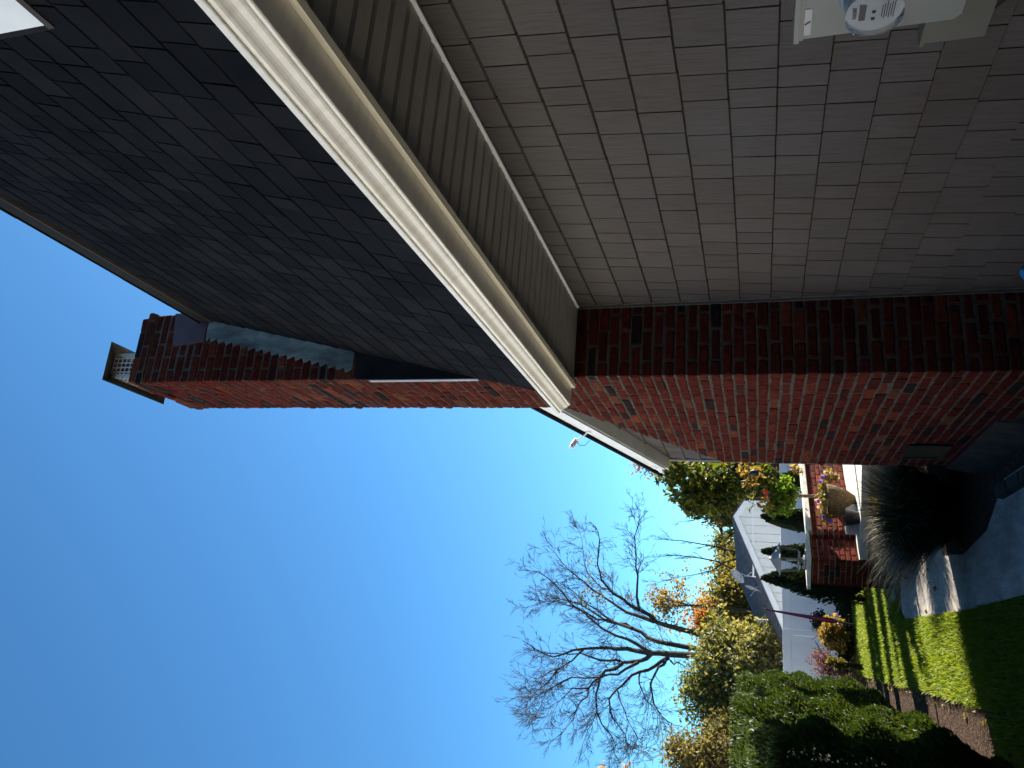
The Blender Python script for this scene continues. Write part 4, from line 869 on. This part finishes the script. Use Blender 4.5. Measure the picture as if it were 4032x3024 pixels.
# =================================================================== FENCE AND NEIGHBOURS
FY = 17.5; FT, FB = -.455, -1.69
M['vinyl'] = simple('white_vinyl', (.74,.76,.80), .4, .04, 4)
fe = thing('vinyl_fence', (1.5, FY, G0), 'plain white vinyl fence across the end of the lawn', 'fence')
for x0 in np.arange(-6.3, 7.5, 2.2):
    mb = MB(); x = x0 + .06
    while x < x0 + 2.13:
        e = min(x + .27, x0 + 2.135); mb.box((x+.002, FY-.02, FB), (e-.002, FY+.02, FT-.16)); mb.box((x-.001, FY-.012, FB), (x+.003, FY+.012, FT-.16)); x = e
    mb.build('panel', M['vinyl'], fe)
    mb = MB(); mb.box((x0+.06, FY-.028, FT-.158), (x0+2.14, FY+.028, FT-.02)); mb.box((x0+.06, FY-.034, FT-.019), (x0+2.14, FY+.034, FT)); mb.build('rail', M['vinyl'], fe)
    mb = MB(); mb.box((x0-.055, FY-.021, G0-.1), (x0+.055, FY+.055, FT-.004)); mb.build('post', M['vinyl'], fe)
# white gabled building behind the fence
P0_, Rr, E0 = at(2887, 2034, 21), at(2931, 1970, 21), at(3079, 2476, 21)
E1 = at(3076, 2640, 26.5); dv = E1 - E0; dv.z = 0
nh = thing('neighbour_garage', (P0_.x, P0_.y, G0), 'white board sided gabled garage with grey roof behind the fence', 'garage')
m, t, b = mat('white_siding', .55, .25)
t.links.new(ramp(t, noise(t, 3, 4, coords(t)), [(0.3,(.66,.66,.66)),(0.7,(.74,.74,.73))]), b.inputs['Base Color']); M['siding'] = m
def atY(p, Y): return Vector((p.x, Y, p.z))
mb = MB(); nb = int((Rr.x - E0.x)/.205)+1; ridge_x = P0_.x
def roofz(x):
    if x > ridge_x: return P0_.z + (Rr.z - P0_.z)*(x - ridge_x)/(Rr.x - ridge_x)
    return P0_.z + (E0.z - P0_.z)*(ridge_x - x)/(ridge_x - E0.x)
x = E0.x + .02
while x < Rr.x - .02:
    e = min(x + .205, Rr.x - .01); Yw = 21.02
    a_, c_ = roofz(x+.012)-.05, roofz(e)-.05
    pts = [Vector((x+.010,Yw,G0)), Vector((e,Yw,G0)), Vector((e,Yw,c_))] + ([Vector((ridge_x,Yw,P0_.z-.05))] if x < ridge_x < e else []) + [Vector((x+.010,Yw,a_))]
    mb.prism(pts, (0,.03,0)); x = e
mb.prism([Vector((E0.x+.02,21.06,G0)), Vector((Rr.x-.02,21.06,G0)), Vector((Rr.x-.02,21.06,Rr.z-.06)), Vector((ridge_x,21.06,P0_.z-.06)), Vector((E0.x+.02,21.06,E0.z-.06))], dv)
mb.build('wall', M['siding'], nh)
mb = MB()
def rakeb(a, b_, h=.15): mb.prism([a + Vector((0,-.03,0)), b_ + Vector((0,-.03,0)), b_ + Vector((0,-.03,-h)), a + Vector((0,-.03,-h))], (0,.05,0))
rakeb(P0_, E0 + (E0-P0_)*.02); rakeb(P0_, Rr + (Rr-P0_)*.06)
mb.box((Rr.x-.09, 20.99, G0), (Rr.x+.0, 21.019, Rr.z-.14)); zz = at(2965, 2100, 21).z; mb.box((E0.x+1.2, 21.006, zz-.02), (Rr.x-.09, 21.0195, zz+.02)); mb.build('rake_trim', M['vinyl'], nh)
m, t, b = mat('grey_roof', .9, .2); c_ = ramp(t, noise(t, 1, 5, coords(t, (3, 3, 30)), .7), [(0.35,(.05,.05,.056)),(0.6,(.115,.11,.115)),(0.8,(.19,.18,.18))]); t.links.new(c_, b.inputs['Base Color']); M['groof'] = m
mb = MB(); up = Vector((0,0,.03)); ov = Vector((0,-.04,0)); ee = (E0-P0_)*.03
def slab(a, b_, c_, d): mb.hexa([a, b_, c_, d, a+up, b_+up, c_+up, d+up])
slab(P0_+ov, E0+ee+ov, E0+ee+dv, P0_+dv); slab(P0_+ov+Vector((.001,0,0)), P0_+dv+Vector((.001,0,0)), Rr+(Rr-P0_)*.08+dv, Rr+(Rr-P0_)*.08+ov); rf = mb.build('roof', M['groof'], nh)
vp = P0_.lerp(E0, .78) + dv*.35; mb = MB(); mb.tube([vp, vp + Vector((0,0,.32))], .045, 12); mb.tube([vp + Vector((0,0,.32)), vp + Vector((0,0,.34))], .055, 12); mb.build('vent_pipe', M['white'], rf)
def dish(label, c, rad, facing, foot):
    o = thing('satellite_dish', foot, label, 'satellite dish', 'satellite dishes on the grey roof'); f = Vector(facing).normalized()
    mb = MB(); mb.lathe(c, [(.001,0),(rad*.5,.02),(rad*.85,.05),(rad,.075),(rad*.985,.08),(rad*.5,.028),(.001,.008)], 24, f, caps=False); mb.build('dish', M['pipe'], o, True)
    mb = MB(); mb.tube([foot, foot.lerp(c, .6), c - f*.03], .016, 6); mb.tube([foot + Vector((.22,-.1,-.05)), foot.lerp(c, .55)], .010, 5); mb.tube([c + Vector((0,0,-rad*.9)), c + f*.30 + Vector((0,0,-.05))], .010, 5); mb.build('mount', M['pipe'], o)
slope = (E0-P0_)
f1 = P0_ + slope*.50 + dv*.10; f2 = P0_ + slope*.60 + dv*.16
dish('larger satellite dish on the garage roof, tilted on a bent mount', at(2912, 2262, f1.y+.3), .22, (-.55,-.35,.55), f1 + Vector((0,0,.03)))
dish('smaller satellite dish seen nearly edge on, lower on the garage roof', at(2962, 2305, f2.y+.2), .17, (-.9,-.15,.30), f2 + Vector((0,0,.03)))
# dark red house far right, grey roofed house far left
bh = at(2950, 1958, 26); o = thing('brown_house', (bh.x+2.5, 26, G0), 'dark red brown house wall glimpsed behind the broad leafed tree', 'house')
mb = MB(); zz = G0
while zz < 1.3: mb.hexa([(bh.x-.3,26,zz),(bh.x+5,26,zz),(bh.x+5,31,zz),(bh.x-.3,31,zz),(bh.x-.3,26.02,zz+.149),(bh.x+5,26.02,zz+.149),(bh.x+5,31,zz+.149),(bh.x-.3,31,zz+.149)]); zz += .15
mb.build('wall', simple('red_brown_siding', (.075,.022,.018), .8, .2, 4), o)
mb = MB(); mb.prism([Vector((bh.x-.7,25.7,1.3)), Vector((bh.x+5.4,25.7,1.3)), Vector((bh.x+2.3,25.7,2.6))], (0,5.6,0)); mb.build('roof', M['groof'], o)
gl = at(2885, 2935, 30); o = thing('grey_roof_house', (gl.x, 32, G0), 'pale house with mottled grey roof just above the hedge at far left', 'house')
mb = MB(); mb.box((gl.x-4, 31, G0), (gl.x+.9, 36, gl.z-.35)); mb.build('wall', M['siding'], o)
mb = MB(); mb.prism([Vector((gl.x-4.3,30.7,gl.z-.38)), Vector((gl.x+1.2,30.7,gl.z-.38)), Vector((gl.x+.2,33.4,gl.z+.5)), Vector((gl.x-3.4,33.4,gl.z+.5))], (0,.3,.05)); mb.build('roof', M['groof'], o)
# wire strung behind the fence
w0, w1 = at(3006, 2405, 22), at(3036, 2680, 22); mb = MB(); mb.tube([w0, w0.lerp(w1,.5) + Vector((0,0,-.03)), w1, w1 + (w1-w0)*2], .008, 5); wi = mb.build('overhead_wire', M['black']); tag(wi, 'thin dark wire crossing in front of the olive trees', 'wire')
# pink leafed branch tips at the very edge of the picture
q2 = np.random.RandomState(31); bp = at(2440, 3060, 9.0); o = thing('pink_leaf_tree', (bp.x-.9, 9.3, G0), 'pinkish autumn leaves on branch tips entering at the left edge', 'tree')
mb = MB(); b0 = Vector((bp.x-.9, 9.3, G0)); tip1, tip2, tip3 = at(2372, 3012, 9.0), at(2462, 3018, 9.0), at(2480, 3020, 9.1); fk = Vector((bp.x-.6, 9.2, tip1.z-.6))
mb.tube([b0, b0 + Vector((.05,0,2.0)), fk], [.09,.07,.04], 8)
for t_ in (tip1, tip2, tip3): mb.tube([fk, fk.lerp(t_, .6) + Vector((0,0,.05)), t_], [.02,.010,.003], 5)
mb.build('trunk', M['bark'], o)
A = np.concatenate([np.array(t_) + q2.normal(size=(8,3))*.022 for t_ in (tip1, tip2, tip3)]); mb = MB(); mb.leaves(A, .055, .5, .3, None, 4); mb.build('crown', LF['pink'], o)
